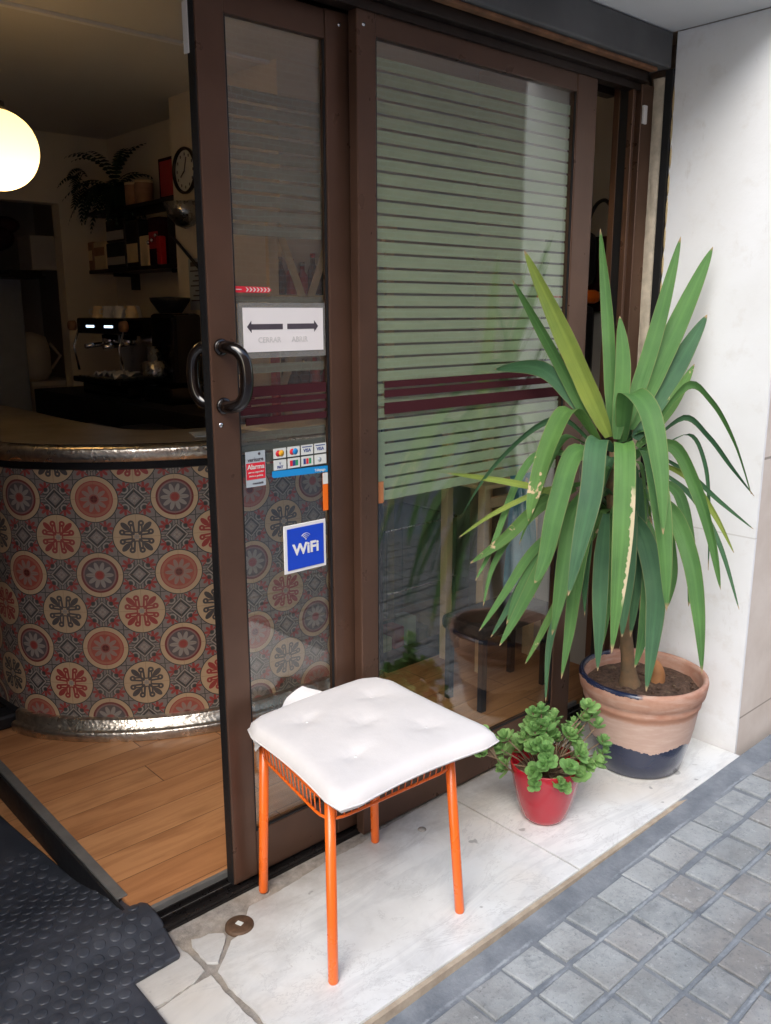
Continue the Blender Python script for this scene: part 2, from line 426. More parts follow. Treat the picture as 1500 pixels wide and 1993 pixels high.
def tiles():
    "patterned encaustic tiles, drawn from distance functions"
    t = NT('encaustic_tile_pattern')
    uv = t.coord('UV'); U, V, _ = t.sep(uv)
    a = .1285
    u = (U-2.089)/a; v = (V-.860)/a
    P = ((u+v)*.5).f('ROUND'); Q = ((u-v)*.5).f('ROUND')
    dx = u-(P+Q); dy = v-(P-Q)
    ax = dx.abs(); ay = dy.abs(); m = ax.max(ay); n = ax.min(ay)
    r = (dx*dx+dy*dy).f('SQRT'); th = dy.f('ARCTAN2', dx)
    def par(k): return ((k*.5).f('FRACT').abs()-.5).abs().lt(.25)   # 1 when odd
    isF = par(P-Q); var = par(P)
    GREY = (.23, .20, .185); DK = (.05, .052, .05); RED = (.31, .050, .045); CRM = (.50, .365, .225); LG = (.32, .29, .255); MAR = (.17, .028, .028)
    tn = t.noise(t.coord(), 30, 4)
    # ground between the medallions
    col = t.mix(t.ramp(tn, .3, .7), GREY, (.22, .195, .18))
    D = (1-m).abs()+n
    # palmettes: red fans with green-black bulbs around every lozenge
    pa = (m-.76)*-.7071+(n-.235)*.7071; pb = (m-.76)*.7071+(n-.235)*.7071
    pr = (pa*pa+pb*pb).f('SQRT'); pt = pb.f('ARCTAN2', pa)
    frame = ((m-.70).abs().max((n-.30).abs())-.21)
    col = t.mix(((frame+.012).abs()).lt(.010)*(r.gt(.62))*D.gt(.26), col, DK)
    lobes = (pt*4.0).f('COSINE').abs()
    col = t.mix(pr.lt(.135)*pa.lt(.02), col, (.085, .088, .08))
    c1 = (((pr-.085).abs()).lt(.018))*pa.lt(.04)
    col = t.mix(c1, col, LG)
    col = t.mix((pr.lt(lobes*.13+.075))*pa.gt(.0), col, RED)
    col = t.mix(pr.lt(.045), col, DK)
    # pale lines linking lozenges and medallions
    line = n.lt(.038)*D.gt(.22)
    col = t.mix(line, col, DK); col = t.mix(n.lt(.020)*D.gt(.22), col, LG)
    col = t.mix(D.lt(.315), col, DK); col = t.mix(D.lt(.295), col, LG)
    col = t.mix(D.lt(.250), col, DK); col = t.mix(D.lt(.175), col, GREY)
    ee = (1-m).abs()
    fl = (((ee-.06).abs()+n).lt(.045)).max(((n-.06).abs()+ee).lt(.05))
    col = t.mix(fl, col, LG)
    # medallion discs
    col = t.mix(r.lt(.615), col, DK)
    disc = r.lt(.588)
    # fleur medallion
    s_ = (m+n)*.7071; tt = (m-n)*.7071
    leafw = (s_-.39)/.14
    leaf = ((leafw*leafw+(tt/.070)*(tt/.070))).lt(1)
    stem = tt.abs().lt(.03)*s_.lt(.36)*s_.gt(.08)
    hx = m-.355; hy = n-.125
    hr = (hx*hx+hy*hy).f('SQRT')
    hook = ((hr-.052).abs()).lt(.027)
    arm = ((n-.052-(m-.12)*.10).abs()).lt(.027)*m.gt(.12)*m.lt(.36)
    arm2 = ((n-.14).abs()).lt(.022)*m.gt(.16)*m.lt(.34)
    ring = ((m-.115).abs()).lt(.018)
    fle = leaf.max(stem).max(hook).max(arm).max(arm2).max(ring)
    fcol = t.mix(var, (.07, .065, .065), RED)
    F = t.mix(fle, CRM, fcol); F = t.mix(m.lt(.06), F, LG)
    # rosette medallion
    pet = (th*5.0).f('COSINE').abs()
    rbg = t.mix(var, (.36, .085, .06), (.10, .085, .09))
    Rr = t.mix(r.lt(.475), CRM, t.mix(var, RED, MAR))
    Rr = t.mix(r.lt(t.math('ADD', var*-.025, .45)), Rr, t.mix(var, (.38, .15, .10), (.25, .15, .14)))
    Rr = t.mix(r.lt(.385), Rr, rbg)
    Rr = t.mix(r.lt(pet*.20+.155), Rr, t.mix(var, (.30, .20, .165), (.29, .26, .23)))
    Rr = t.mix(r.lt(.125), Rr, (.30, .10, .08)); Rr = t.mix(r.lt(.09), Rr, t.mix(var, (.12, .02, .02), RED))
    med = t.mix(isF, Rr, F)
    col = t.mix(disc, col, med)
    grout = (ax.lt(.007)).max(ay.lt(.007)).max(((ax-1).abs()).lt(.007))
    col = t.mix(grout*.45, col, (.20, .11, .06))
    wear = t.noise(t.coord(), 5, 5, .6)
    col = t.mix(t.ramp(wear, .45, .8)*.25, col, (.22, .19, .16))
    s = t.bsdf(col, (tn-.5)*.2+.42, Specular_IOR_Level=.4); t.bump(s, tn-grout, .15, .001)
    return t.end(s)
M['tiles'] = tiles()

def hammered():
    t = NT('hammered_steel_trim'); c = t.coord('UV', (60, 60, 60)); c2 = t.coord()
    v = t.n('ShaderNodeTexVoronoi'); t.link(c, v.inputs['Vector']); v.inputs['Scale'].default_value = 1.3
    d = X(t, v.outputs['Distance']); n = t.noise(c2, 18, 5, .6, 1.0)
    base = t.mix(t.ramp(n, .35, .65), (.80, .74, .64), (.45, .41, .36))
    s = t.bsdf(base, (n-.5)*.3+.30, 1.0); t.bump(s, d*.6+n*.8, .5, .003)
    return t.end(s)
M['hammered'] = hammered()

def glass(name, tint=(1, 1, 1), r0=.06):
    t = NT(name)
    lw = t.n('ShaderNodeLayerWeight'); lw.inputs['Blend'].default_value = .5
    fa = X(t, lw.outputs['Facing'])
    f5 = fa*fa*fa*fa*fa
    fr = f5*.9+r0
    tr = t.n('ShaderNodeBsdfTransparent'); tr.inputs[0].default_value = (*tint, 1)
    gl = t.n('ShaderNodeBsdfGlossy'); gl.inputs['Roughness'].default_value = .012
    w = t.noise(t.coord(), 2.0, 2); bp = t.n('ShaderNodeBump'); t.put(bp.inputs['Height'], w)
    bp.inputs['Strength'].default_value = .12; bp.inputs['Distance'].default_value = .01
    t.link(bp.outputs[0], gl.inputs['Normal'])
    mx = t.n('ShaderNodeMixShader'); t.put(mx.inputs[0], fr); t.link(tr.outputs[0], mx.inputs[1]); t.link(gl.outputs[0], mx.inputs[2])
    return t.end(mx)
M['glass'] = glass('window_glass', (.95, .97, .955), .105)
M['case_glass'] = glass('green_edged_glass', (.84, .93, .88), .07)
def frost(name, col, opac, trans):
    t = NT(name); c = t.coord(); n = t.noise(c, 6, 4)
    base = t.mix(t.ramp(n, .3, .7), col, tuple(v*.9 for v in col))
    d = t.n('ShaderNodeBsdfDiffuse'); t.put(d.inputs[0], base)
    tl = t.n('ShaderNodeBsdfTranslucent'); t.put(tl.inputs[0], base)
    m1 = t.n('ShaderNodeMixShader'); m1.inputs[0].default_value = trans
    t.link(d.outputs[0], m1.inputs[1]); t.link(tl.outputs[0], m1.inputs[2])
    tr = t.n('ShaderNodeBsdfTransparent')
    m2 = t.n('ShaderNodeMixShader'); m2.inputs[0].default_value = opac
    t.link(tr.outputs[0], m2.inputs[1]); t.link(m1.outputs[0], m2.inputs[2])
    return t.end(m2)
M['frost_green'] = frost('sage_frosted_film', (.37, .44, .285), .94, .15)
M['frost_grey'] = frost('grey_frosted_film', (.20, .195, .15), .82, .3)
M['maroon_film'] = frost('maroon_vinyl_film', (.062, .020, .024), .98, .05)
M['orange_film'] = frost('orange_tinted_film', (.62, .24, .10), .55, .1)
M['sleeve'] = frost('clear_plastic_sleeve', (.40, .40, .38), .45, .3)

def fabric():
    t = NT('white_cotton_cover'); c = t.coord(); n = t.noise(c, 9, 5, .6); k = t.noise(c, 380, 2)
    base = t.mix(t.ramp(n, .35, .7), (.72, .695, .68), (.66, .635, .62))
    s = t.bsdf(base, .85, Sheen_Weight=.15); t.bump(s, n*1.6+k*.12, .3, .006); return t.end(s)
M['fabric'] = fabric()
def terracotta():
    t = NT('half_glazed_terracotta'); c = t.coord(); x, y, z = t.sep(c)
    th = y.f('ARCTAN2', x)
    n = t.noise(c, 9, 6, .65); k = t.noise(c, 45, 5, .7)
    base = t.mix(t.ramp(n, .35, .65), (.40, .19, .125), (.50, .29, .205))
    pale = t.ramp(z+(n-.5)*.10, .222, .205)
    ringo = t.ramp((z-.222+(k-.5)*.01).abs(), .016, .006)
    base = t.mix(pale*.8, base, (.50, .37, .31))
    drip = t.ramp(t.noise(t.coord('Object', (1, 1, 5)), 14, 4, .6), .45, .7)
    base = t.mix(drip*.35, base, (.66, .52, .44))
    wavy = z+(k-.5)*.03+(th*5+1).f('SINE')*.007+(n-.5)*.03
    blue = wavy.lt(.112)
    # navy glaze left on the far left of the rim and inside lip
    side = t.ramp(x*-.743+y*.669+(k-.5)*.05, .05, .07)*(z+(k-.5)*.02).gt(.303)
    base = t.mix(ringo*.7, base, (.42, .20, .12))
    bl = blue.max(side)
    base = t.mix(bl, base, (.012, .02, .055))
    s = t.bsdf(base, bl*-.55+.75, Coat_Weight=bl*.6, Coat_Roughness=.15); t.bump(s, k, .35, .002)
    return t.end(s)
M['terracotta'] = terracotta()
M['red_glaze'] = pm('red_glazed_ceramic', (.40, .009, .022), .2, 0, .12, 4, spec=.5, coat=.5)
def soil():
    t = NT('potting_soil'); c = t.coord(); n = t.noise(c, 60, 8, .75); k = t.noise(c, 25, 3)
    base = t.mix(t.ramp(n, .35, .65), (.05, .028, .018), (.17, .10, .065)); base = t.mix(t.ramp(k, .6, .7)*.6, base, (.30, .22, .13))
    s = t.bsdf(base, .95); t.bump(s, n, 1, .01); return t.end(s)
M['soil'] = soil()
def leafmat(name, ca, cb, tip=(.42, .30, .16), blotch=0, margin=0):
    t = NT(name); uv = t.coord('UV'); u, v, _ = t.sep(uv); c = t.coord()
    n = t.noise(c, 7, 4); st = t.n('ShaderNodeCombineXYZ'); t.put(st.inputs[0], u*34); t.put(st.inputs[1], v*.8)
    k = t.noise(st.outputs[0], 2.5, 3)
    base = t.mix(t.ramp(n, .3, .7), ca, cb)
    base = t.mix(t.ramp(k, .4, .7)*.30, base, tuple(min(1, q*1.7) for q in ca))
    base = t.mix(t.ramp((u-.5).abs(), .12, .0)*.16, base, tuple(min(1, q*2.0) for q in ca))
    base = t.mix(t.ramp((u-.5).abs(), .45, .5)*.5, base, (.34, .30, .12))
    base = t.mix(t.ramp(v+(n-.5)*.09, .95, .975), base, tip)
    if blotch: base = t.mix(t.ramp(t.noise(c, 26, 3), .60, .63)*v.gt(.55), base, (.62, .47, .28))
    if margin: base = t.mix(t.ramp(u+(t.noise(c, 55, 4)-.5)*.42, .20, .16)*t.ramp(v+(n-.5)*.2, .40, .43)*t.ramp(v, .82, .78), base, (.66, .56, .36))
    s = t.bsdf(base, (k-.5)*.2+.5, Specular_IOR_Level=.38)
    t.bump(s, k, .5, .003)
    tl = t.n('ShaderNodeBsdfTranslucent'); t.put(tl.inputs[0], base)
    mx = t.n('ShaderNodeMixShader'); mx.inputs[0].default_value = .22
    t.link(s.outputs[0], mx.inputs[1]); t.link(tl.outputs[0], mx.inputs[2])
    return t.end(mx)
M['leaf0'] = leafmat('yucca_leaf_green', (.10, .23, .06), (.06, .155, .045))
M['leaf1'] = leafmat('yucca_leaf_blue_green', (.065, .16, .07), (.035, .10, .05))
M['leaf2'] = leafmat('yucca_leaf_yellow_green', (.26, .33, .06), (.15, .24, .05))
M['leaf3'] = leafmat('yucca_leaf_with_dry_spots', (.11, .23, .055), (.07, .16, .04), blotch=1)
M['leaf4'] = leafmat('yucca_leaf_with_dry_margin', (.11, .25, .06), (.07, .17, .045), margin=1)
M['succulent'] = leafmat('succulent_leaf', (.30, .50, .17), (.13, .32, .09), tip=(.34, .5, .2))
M['succ_stem'] = pm('succulent_stem', (.22, .15, .09), .7, 0, .4, 20)
M['trunk'] = pm('yucca_bark', (.13, .10, .06), .9, 0, .6, 30, 1.0, 50, col2=(.24, .14, .07))
def brick():
    t = NT('street_brickwork'); b = t.n('ShaderNodeTexBrick')
    mp = t.n('ShaderNodeMapping'); t.link(t.coord(), mp.inputs[0]); mp.inputs['Rotation'].default_value = (R(90), 0, 0)
    t.link(mp.outputs[0], b.inputs['Vector']); b.inputs['Scale'].default_value = 3.6
    b.inputs['Color1'].default_value = (.62, .36, .26, 1); b.inputs['Color2'].default_value = (.46, .27, .19, 1); b.inputs['Mortar'].default_value = (.66, .56, .46, 1)
    b.inputs['Mortar Size'].default_value = .02
    s = t.bsdf(b.outputs['Color'], .9); return t.end(s)
M['brick'] = brick()
M['band'] = pm('pale_concrete_band', (.50, .44, .36), .8, 0, .15, 3)
M['dark_window'] = pm('dark_window_pane', (.02, .025, .03), .15, 0, .2, 3)
def globe_mat():
    t = NT('warm_opal_globe')
    e = t.n('ShaderNodeEmission'); e.inputs[0].default_value = (1.0, .66, .26, 1); e.inputs[1].default_value = .07
    tl = t.n('ShaderNodeBsdfTranslucent'); tl.inputs[0].default_value = (.9, .86, .72, 1)
    ad = t.n('ShaderNodeAddShader'); t.link(e.outputs[0], ad.inputs[0]); t.link(tl.outputs[0], ad.inputs[1]); return t.end(ad)
M['globe'] = globe_mat()
def emis(name, col, st):
    t = NT(name); e = t.n('ShaderNodeEmission'); e.inputs[0].default_value = (*col, 1); e.inputs[1].default_value = st; return t.end(e)
M['led'] = emis('white_blue_indicator', (.55, .75, 1), 1.2)
M['red_lit'] = pm('bright_red_can', (.75, .02, .02), .3)
M['chrome'] = pm('chrome', (.75, .75, .78), .1, 1, .1, 10)

M['alu_dark'] = pm('dull_grey_aluminium', (.30, .30, .29), .45, .6, .25, 20)
M['leaf5'] = leafmat('yucca_leaf_mid_green', (.09, .21, .06), (.05, .14, .045))
M['track_black'] = pm('black_track_metal', (.016, .014, .014), .3, .3, .4, 20, .1, 80)

# ================================================================= the street
pv = MB()
def pz(x): return -.030+(min(max(x, -1), 2.8)-1.0)*.018
g = MB()
g.box(-60, 60, -60, 1.17, -.40, -.075)
struct(g.build('ground', M['mortar']))
b = MB()                                     # mortar bed between the pavers
pts = []
nx = 60
for i in range(nx+1):
    x = -2+i*.12
    for j, (y, dz) in enumerate(((-1.2, -.0055), (1.085, -.0055), (1.178, .001))):
        pts.append(b.v(x, y, pz(x)+dz+random.uniform(-.0012, .0012)))
for i in range(nx):
    for j in range(2):
        k = i*3+j; b.face([pts[k], pts[k+3], pts[k+4], pts[k+1]])
struct(b.build('paver_bed', M['mortar']))
rp = random.Random(5)
for j in range(-15, 1):
    y0 = 1.0+j*.111-.111*0; y1 = y0+.111
    for i in range(-22, 24):
        x0 = 1.344+i*.1235; x1 = x0+.1235
        gx = rp.uniform(.003, .0075); gy = rp.uniform(.0045, .009)+(.003 if j == 0 else 0); h = pz((x0+x1)/2)+rp.uniform(-.0012, .0018)
        yb = y1-gy
        if y1 > 1.10: yb = min(y1-gy, 1.10)
        q = [(x0+gx, y0+gy), (x1-gx, y0+gy), (x1-gx, yb), (x0+gx, yb)]
        q = [(a+rp.uniform(-.004, .004), c+rp.uniform(-.004, .003)) for a, c in q]
        lo = [pv.v(a, c, h-.018) for a, c in q]
        mx_, my_ = (x0+x1)/2, (y0+yb)/2
        md = [pv.v(a, c, h-.0025) for a, c in q]
        hi = [pv.v(a+(mx_-a)*.05, c+(my_-c)*.05, h+rp.uniform(-.0005, .0005)) for a, c in q]
        for k in range(4):
            l = (k+1) % 4
            pv.face([lo[k], lo[l], md[l], md[k]]); pv.face([md[k], md[l], hi[l], hi[k]])
        pv.face(hi)
struct(pv.build('pavement', M['paving']))

# doorstep of marble slabs on cement
ds = thing('doorstep', 'worn white marble doorstep of several slabs in front of the sliding doors', 'doorstep', (1.6, 1.4, 0))
b = MB(); b.box(-.35, 2.66, 1.190, 1.80, -.30, -.005); b.build('cement_bed', M['cement'], ds)
rj = random.Random(31)
def slab(poly, name='slab', m='marble', z=0.0):
    q = []
    for (xa, ya), (xb, yb) in zip(poly, poly[1:]+poly[:1]):
        L = math.hypot(xb-xa, yb-ya); clean = (ya < 1.18 and yb < 1.18) or (L > .3); n = 1 if clean else max(1, int(L/.013))
        if L > .3 and not (ya < 1.18 and yb < 1.18): n = 14
        for k in range(n):
            t = k/n; j = .0006 if L > .3 else .0022
            if ya < 1.18 and k == 0: j = 0
            q.append((xa+(xb-xa)*t+rj.uniform(-j, j), ya+(yb-ya)*t+rj.uniform(-j, j)))
    poly = q
    b = MB(); b.prism(poly, z-.026, z, bev=.0025); return b.build(name, M[m], ds)
slab([(.95, 1.1785), (1.752, 1.1785), (1.753, 1.674), (1.56, 1.672), (1.46, 1.668), (1.40, 1.655), (1.28, 1.658), (1.19, 1.648), (1.08, 1.640), (1.02, 1.645), (.995, 1.62), (.99, 1.585), (.96, 1.572), (.920, 1.572), (.892, 1.545), (.868, 1.520), (.846, 1.508), (.839, 1.45), (.842, 1.35), (.837, 1.26), (.841, 1.1785)])
slab([(1.7585, 1.1785), (2.658, 1.1785), (2.658, 1.672), (1.759, 1.674)])
slab([(.838, 1.545), (.858, 1.528), (.918, 1.590), (.922, 1.606), (.890, 1.628), (.868, 1.622), (.850, 1.640), (.842, 1.618)])
slab([(.62, 1.512), (.70, 1.502), (.80, 1.515), (.824, 1.53), (.820, 1.60), (.812, 1.66), (.60, 1.67)])
slab([(.30, 1.1785), (.828, 1.1785), (.826, 1.30), (.822, 1.40), (.826, 1.505), (.75, 1.503), (.68, 1.490), (.30, 1.50)])
b = MB(); b.box(.842, 2.652, 1.165, 1.1775, -.06, -.006); b.box(.30, .80, 1.165, 1.1775, -.06, -.006)
b.build('front_edge', M['step_front'], ds)
# round iron cap sunk in the cement
b = MB(); b.lathe([(0, .0062), (.012, .0062), (.030, .0055), (.0345, .003), (.0355, -.004)], (.962, 1.600, 0), 36)
fc = b.build('floor_disc', pm('rusty_iron_cap', (.19, .115, .07), .6, .5, .5, 40, .4, 120))
tag(fc, 'round rusty metal cap with a slot sunk in the doorstep by the left stool leg', 'floor cap')
b = MB(); b.box(.956, .968, 1.5915, 1.6085, .0063, .0074, rot=R(20)); o = b.build('slot', M['sticker_white'])
o.parent = fc
b = MB(); b.lathe([(0, .0025), (.012, .002), (.0135, -.002)], (1.571, 1.590, 0), 24)
tag(b.build('door_stop_plug', M['cement']), 'tiny round metal plug in the marble behind the stool', 'floor plug')

# ================================================================= side wall, soffit, beam
b = MB(); b.box(2.66, 2.672, 1.20, 1.592, -.05, 2.294); o = b.build('side_wall', M['white_wall'])
tag(o, 'white rendered wall closing the right side of the recessed shopfront', 'wall')
b = MB()
b.box(2.673, 7, 1.203, 1.60, -.06, 2.318)
b.box(-8, 7, 1.203, 1.789, 2.32, 5.8)
b.box(-8, -.36, 1.203, 1.9, -.06, 2.318)
b.box(2.9025, 7, 1.61, 1.9, -.06, 2.318)
o = b.build('building_facade', M['beige_wall'])
tag(o, 'beige stone cladding of the building at the right edge beyond the white wall', 'wall')
b = MB(); b.box(-.36, 2.657, 1.205, 1.80, 2.296, 2.317); o = b.build('porch_ceiling', M['soffit'])
tag(o, 'white painted ceiling of the shallow porch above the shopfront', 'ceiling')
b = MB(); b.box(-.355, 2.655, 1.603, 1.80, 2.190, 2.294, bev=.006)
bm_ = thing('lintel_beam', 'dark grey weathered beam above the sliding doors', 'lintel', (1.2, 1.7, 2.24))
b.build('beam', M['grey_beam'], bm_)
b = MB(); b.box(-.355, 2.600, 1.618, 1.642, 2.178, 2.1885, bev=.002); b.build('rusty_strip', M['rust'], bm_)

# ================================================================= shopfront frame
fr = thing('door_frame', 'fixed brown aluminium frame round the sliding doors', 'door frame', (1.4, 1.72, 0))
b = MB(); b.box(-.35, 2.60, 1.645, 1.80, 2.150, 2.186, bev=.002); b.box(-.35, 2.60, 1.668, 1.702, 2.128, 2.149); b.box(-.35, 2.60, 1.7605, 1.80, 2.128, 2.149)
b.build('head', M['bronze_dark'], fr)
b = MB()
b.box(2.592, 2.658, 1.662, 1.690, 0, 2.149, bev=.002)
b.box(2.560, 2.575, 1.672, 1.692, 0, 2.149, bev=.002)
b.box(2.576, 2.658, 1.732, 1.756, 0, 2.149, bev=.002)
b.build('jamb', M['bronze'], fr)
b = MB(); b.box(2.5755, 2.5915, 1.700, 1.731, 0, 2.149); b.build('jamb_channel', M['black_rubber'], fr)
b = MB(); b.box(2.593, 2.612, 1.652, 1.661, 2.03, 2.085, bev=.002); b.build('catch', M['white_plastic'], fr)
# bottom track
b = MB()
b.box(.80, 2.56, 1.700, 1.778, -.004, .004)
b.box(.80, 1.43, 1.702, 1.709, .004, .013); b.box(.80, 2.56, 1.7295, 1.7335, .004, .016); b.box(.80, 2.56, 1.757, 1.761, .004, .016)
b.build('bottom_track', M['track_black'], fr)
b = MB(); b.box(.80, 2.56, 1.7335, 1.7345, .004, .0165); b.box(.80, 2.56, 1.7612, 1.7622, .004, .0165); b.build('rail_edge', M['alu_dark'], fr)
b = MB(); b.box(.80, 2.56, 1.770, 1.782, .004, .0235); b.build('threshold_strip', M['alu_dark'], fr)
# uneven sealant and black gap at the wall
b = MB()
n = 60; ra = random.Random(2); L0 = []; L1 = []; L2 = []
for i in range(n+1):
    z = i/n*2.17
    w = .040+.007*math.sin(z*9)+ra.uniform(-.006, .006)
    L0.append(b.v(2.6595, 1.621, z)); L1.append(b.v(2.651+ra.uniform(-.004, .003), 1.630+ra.uniform(-.003, .006), z)); L2.append(b.v(2.656, 1.621+w, z))
for i in range(n):
    b.face([L0[i], L0[i+1], L1[i+1], L1[i]], smooth=True); b.face([L1[i], L1[i+1], L2[i+1], L2[i]], smooth=True)
for i in range(n):
    pass
b.box(2.6585, 2.72, 1.620, 1.664, 0, 2.17)
b.build('sealant', M['foam'], fr, normals=False)
b = MB(); b.box(2.650, 2.72, 1.594, 1.6195, 0, 2.189); b.build('black_seal', M['black_rubber'], fr)
b = MB()
for i in range(26):
    z = .02+i*.083; b.ball((2.6600, 1.591+ra.uniform(-.0025, .0015), z), .0042, 1, (.7, 1.0, ra.uniform(9, 14)))
b.build('old_glue', pm('yellowed_glue', (.55, .42, .22), .7, 0, .4, 30), fr)

# ================================================================= sliding doors
def pane(b, x0, x1, z0, z1, y): b.box(x0, x1, y, y+.005, z0, z1)
# --- open leaf
d1 = thing('sliding_door', 'open narrow left leaf of the brown sliding door carrying the curved black handles', 'door', (1.2, 1.73, 0))
F0, F1 = 1.716, 1.743
b = MB()
b.box(1.0238, 1.094, F0, F1, .017, 2.126, bev=.003); b.box(1.364, 1.442, F0, F1, .017, 2.126, bev=.0035)
b.box(1.0945, 1.3635, F0+.003, F1-.003, 2.062, 2.125, bev=.002); b.box(1.0945, 1.3635, F0+.003, F1-.003, .018, .140, bev=.002)
b.build('frame', M['bronze'], d1)
b = MB(); b.box(1.0215, 1.0234, F0+.0035, F1+.0035, .017, 2.126); b.box(1.0238, 1.094, F1+.0005, F1+.004, .017, 2.126)
b.box(1.0945, 1.3635, F0+.0045, F0+.010, .1405, .145); b.box(1.0945, 1.099, F0+.0045, F0+.010, .145, 2.06); b.box(1.359, 1.3635, F0+.0045, F0+.010, .145, 2.06)
b.build('gasket', M['black_rubber'], d1)
b = MB(); b.box(1.0185, 1.0212, F1-.006, F1+.014, 1.975, 2.075, bev=.001); b.build('bumper', M['white_plastic'], d1)
GY = 1.730
b = MB(); pane(b, 1.0995, 1.3585, .146, 2.061, GY); b.build('glass_pane', M['glass'], d1)
b = MB()
def film(b, x0, x1, z0, z1, y): b.box(x0, x1, y, y+.0012, z0, z1)
FY = GY+.0062
edges = [(2.02, 1.807)]
tops = [1.8005, 1.771, 1.739, 1.7075, 1.676, 1.6435]; bots = [1.779, 1.746, 1.7155, 1.684, 1.651, 1.620]
for t0, b0 in zip(tops, bots): film(b, 1.100, 1.358, b0, t0, FY)
for k in range(4):
    film(b, 1.100, 1.358, 1.8075+k*.0315, 1.8075+k*.0315+.0245, FY)
for z0, z1 in ((1.4725, 1.486), (1.310, 1.332), (1.1515, 1.172), (1.124, 1.1425), (1.0965, 1.1185), (1.067, 1.0915)): film(b, 1.100, 1.358, z0, z1, FY)
b.build('frosted_film', M['frost_grey'], d1)
b = MB()
for x0, z0, z1 in ((1.100, 1.2555, 1.280), (1.100, 1.238, 1.2505), (1.100, 1.2145, 1.233), (1.118, 1.190, 1.207)): film(b, x0, 1.358, z0, z1, GY-.0018)
b.box(1.100, 1.135, GY-.0018, GY-.0006, 1.2335, 1.2375); b.box(1.100, 1.145, GY-.0018, GY-.0006, 1.2508, 1.2552)
b.build('maroon_film', M['maroon_film'], d1)
# handles: fat C-shaped tubes, one on each face
def handle(sgn, y):
    b = MB()
    pts = []
    xc = 1.052 if sgn < 0 else 1.056; q = 1 if sgn < 0 else -1.0
    ctrl = [(xc, 1.374, .0), (xc, 1.375, .030), (xc+q*.012, 1.366, .050), (xc+q*.020, 1.345, .062), (xc+q*.022, 1.308, .066), (xc+q*.020, 1.272, .062), (xc+q*.012, 1.250, .050), (xc, 1.242, .030), (xc, 1.243, 0)]
    P = smooth_path([(x, y+sgn*o, z) for x, z, o in ctrl], 6)
    b.tube(P, .0145, 18, rs=[.0135+.0015*math.sin(math.pi*i/(len(P)-1)) for i in range(len(P))])
    for z in (1.374, 1.243): b.lathe([(0, 0), (.019, 0), (.019, .004), (.016, .007), (0, .007)] if sgn > 0 else [(0, 0), (.019, 0), (.019, -.004), (.016, -.007), (0, -.007)], (xc, y, z), 24, axis='y')
    return b.build('handle', M['black_gloss'], d1)
handle(-1, F0-.0005); handle(1, F1+.0045)
b = MB(); b.lathe([(0, -.002), (.005, -.002), (.0055, 0)], (1.043, F0-.0002, 1.200), 16, axis='y'); b.build('lock_screw', M['chrome'], d1)

# --- fixed right leaf
d2 = thing('sliding_door', 'wide right leaf of the brown sliding door with green frosted stripes', 'door', (1.9, 1.69, 0))
E0, E1 = 1.676, 1.708
b = MB()
b.box(1.424, 1.4845, E0, E1, .004, 2.148, bev=.0035); b.box(2.275, 2.374, E0, E1, .004, 2.148, bev=.0035)
b.box(1.485, 2.2745, E0+.003, E1-.003, 2.080, 2.147, bev=.002); b.box(1.485, 2.2745, E0+.003, E1-.003, .005, .135, bev=.002)
b.build('frame', M['bronze'], d2)
b = MB(); b.box(1.485, 2.2745, E0+.0045, E0+.010, .1355, .140); b.box(1.485, 1.489, E0+.0045, E0+.010, .14, 2.078); b.box(2.2705, 2.2745, E0+.0045, E0+.010, .14, 2.078)
b.build('gasket', M['black_rubber'], d2)
HY = 1.690
b = MB(); pane(b, 1.4895, 2.270, .141, 2.079, HY); b.build('glass_pane', M['glass'], d2)
gaps = [1.7563, 1.7212, 1.6882, 1.6579, 1.6254, 1.5927, 1.5578, 1.5257, 1.4944, 1.4619, 1.4307, 1.4003, 1.367, 1.3353, 1.3023, 1.2702, 1.2383, 1.2058, 1.1751, 1.1434, 1.1103, 1.0807, 1.0496, 1.0159, .9845, .9542]
gaps = [1.45+(z-1.45)*(HY-.002)/1.70 for z in gaps]
gz = [gaps[0]+.0325*k for k in range(9, 0, -1)]+gaps
b = MB(); HF = HY+.0062
for a, c in zip(gz, gz[1:]):
    top = a-.0032; bot = c+.0032
    if c == gaps[-1]: bot = c
    film(b, 1.490, 2.2695, bot, top, HF)
for zz in gaps[20:25]: film(b, 1.490, 1.526, zz-.0032, zz+.0032, HF)
b.build('frosted_film', M['frost_green'], d2)
b = MB(); HM = HY-.0018
for z0, z1 in ((1.2575, 1.2745), (1.2325, 1.2515), (1.189, 1.219)): film(b, 1.519, 2.2695, z0, z1, HM)
b.build('maroon_film', M['maroon_film'], d2)
b = MB(); film(b, 1.490, 1.5145, .954, 1.012, HM); b.build('orange_film', M['orange_film'], d2)
b = MB()
for x in (1.405, 1.445): b.lathe([(0, -.002), (.004, -.0015), (.0045, 0)], (x, (F0 if x < 1.42 else E0)-.0002, 2.098), 12, axis='y')
b.build('frame_screws', M['chrome'], d2)

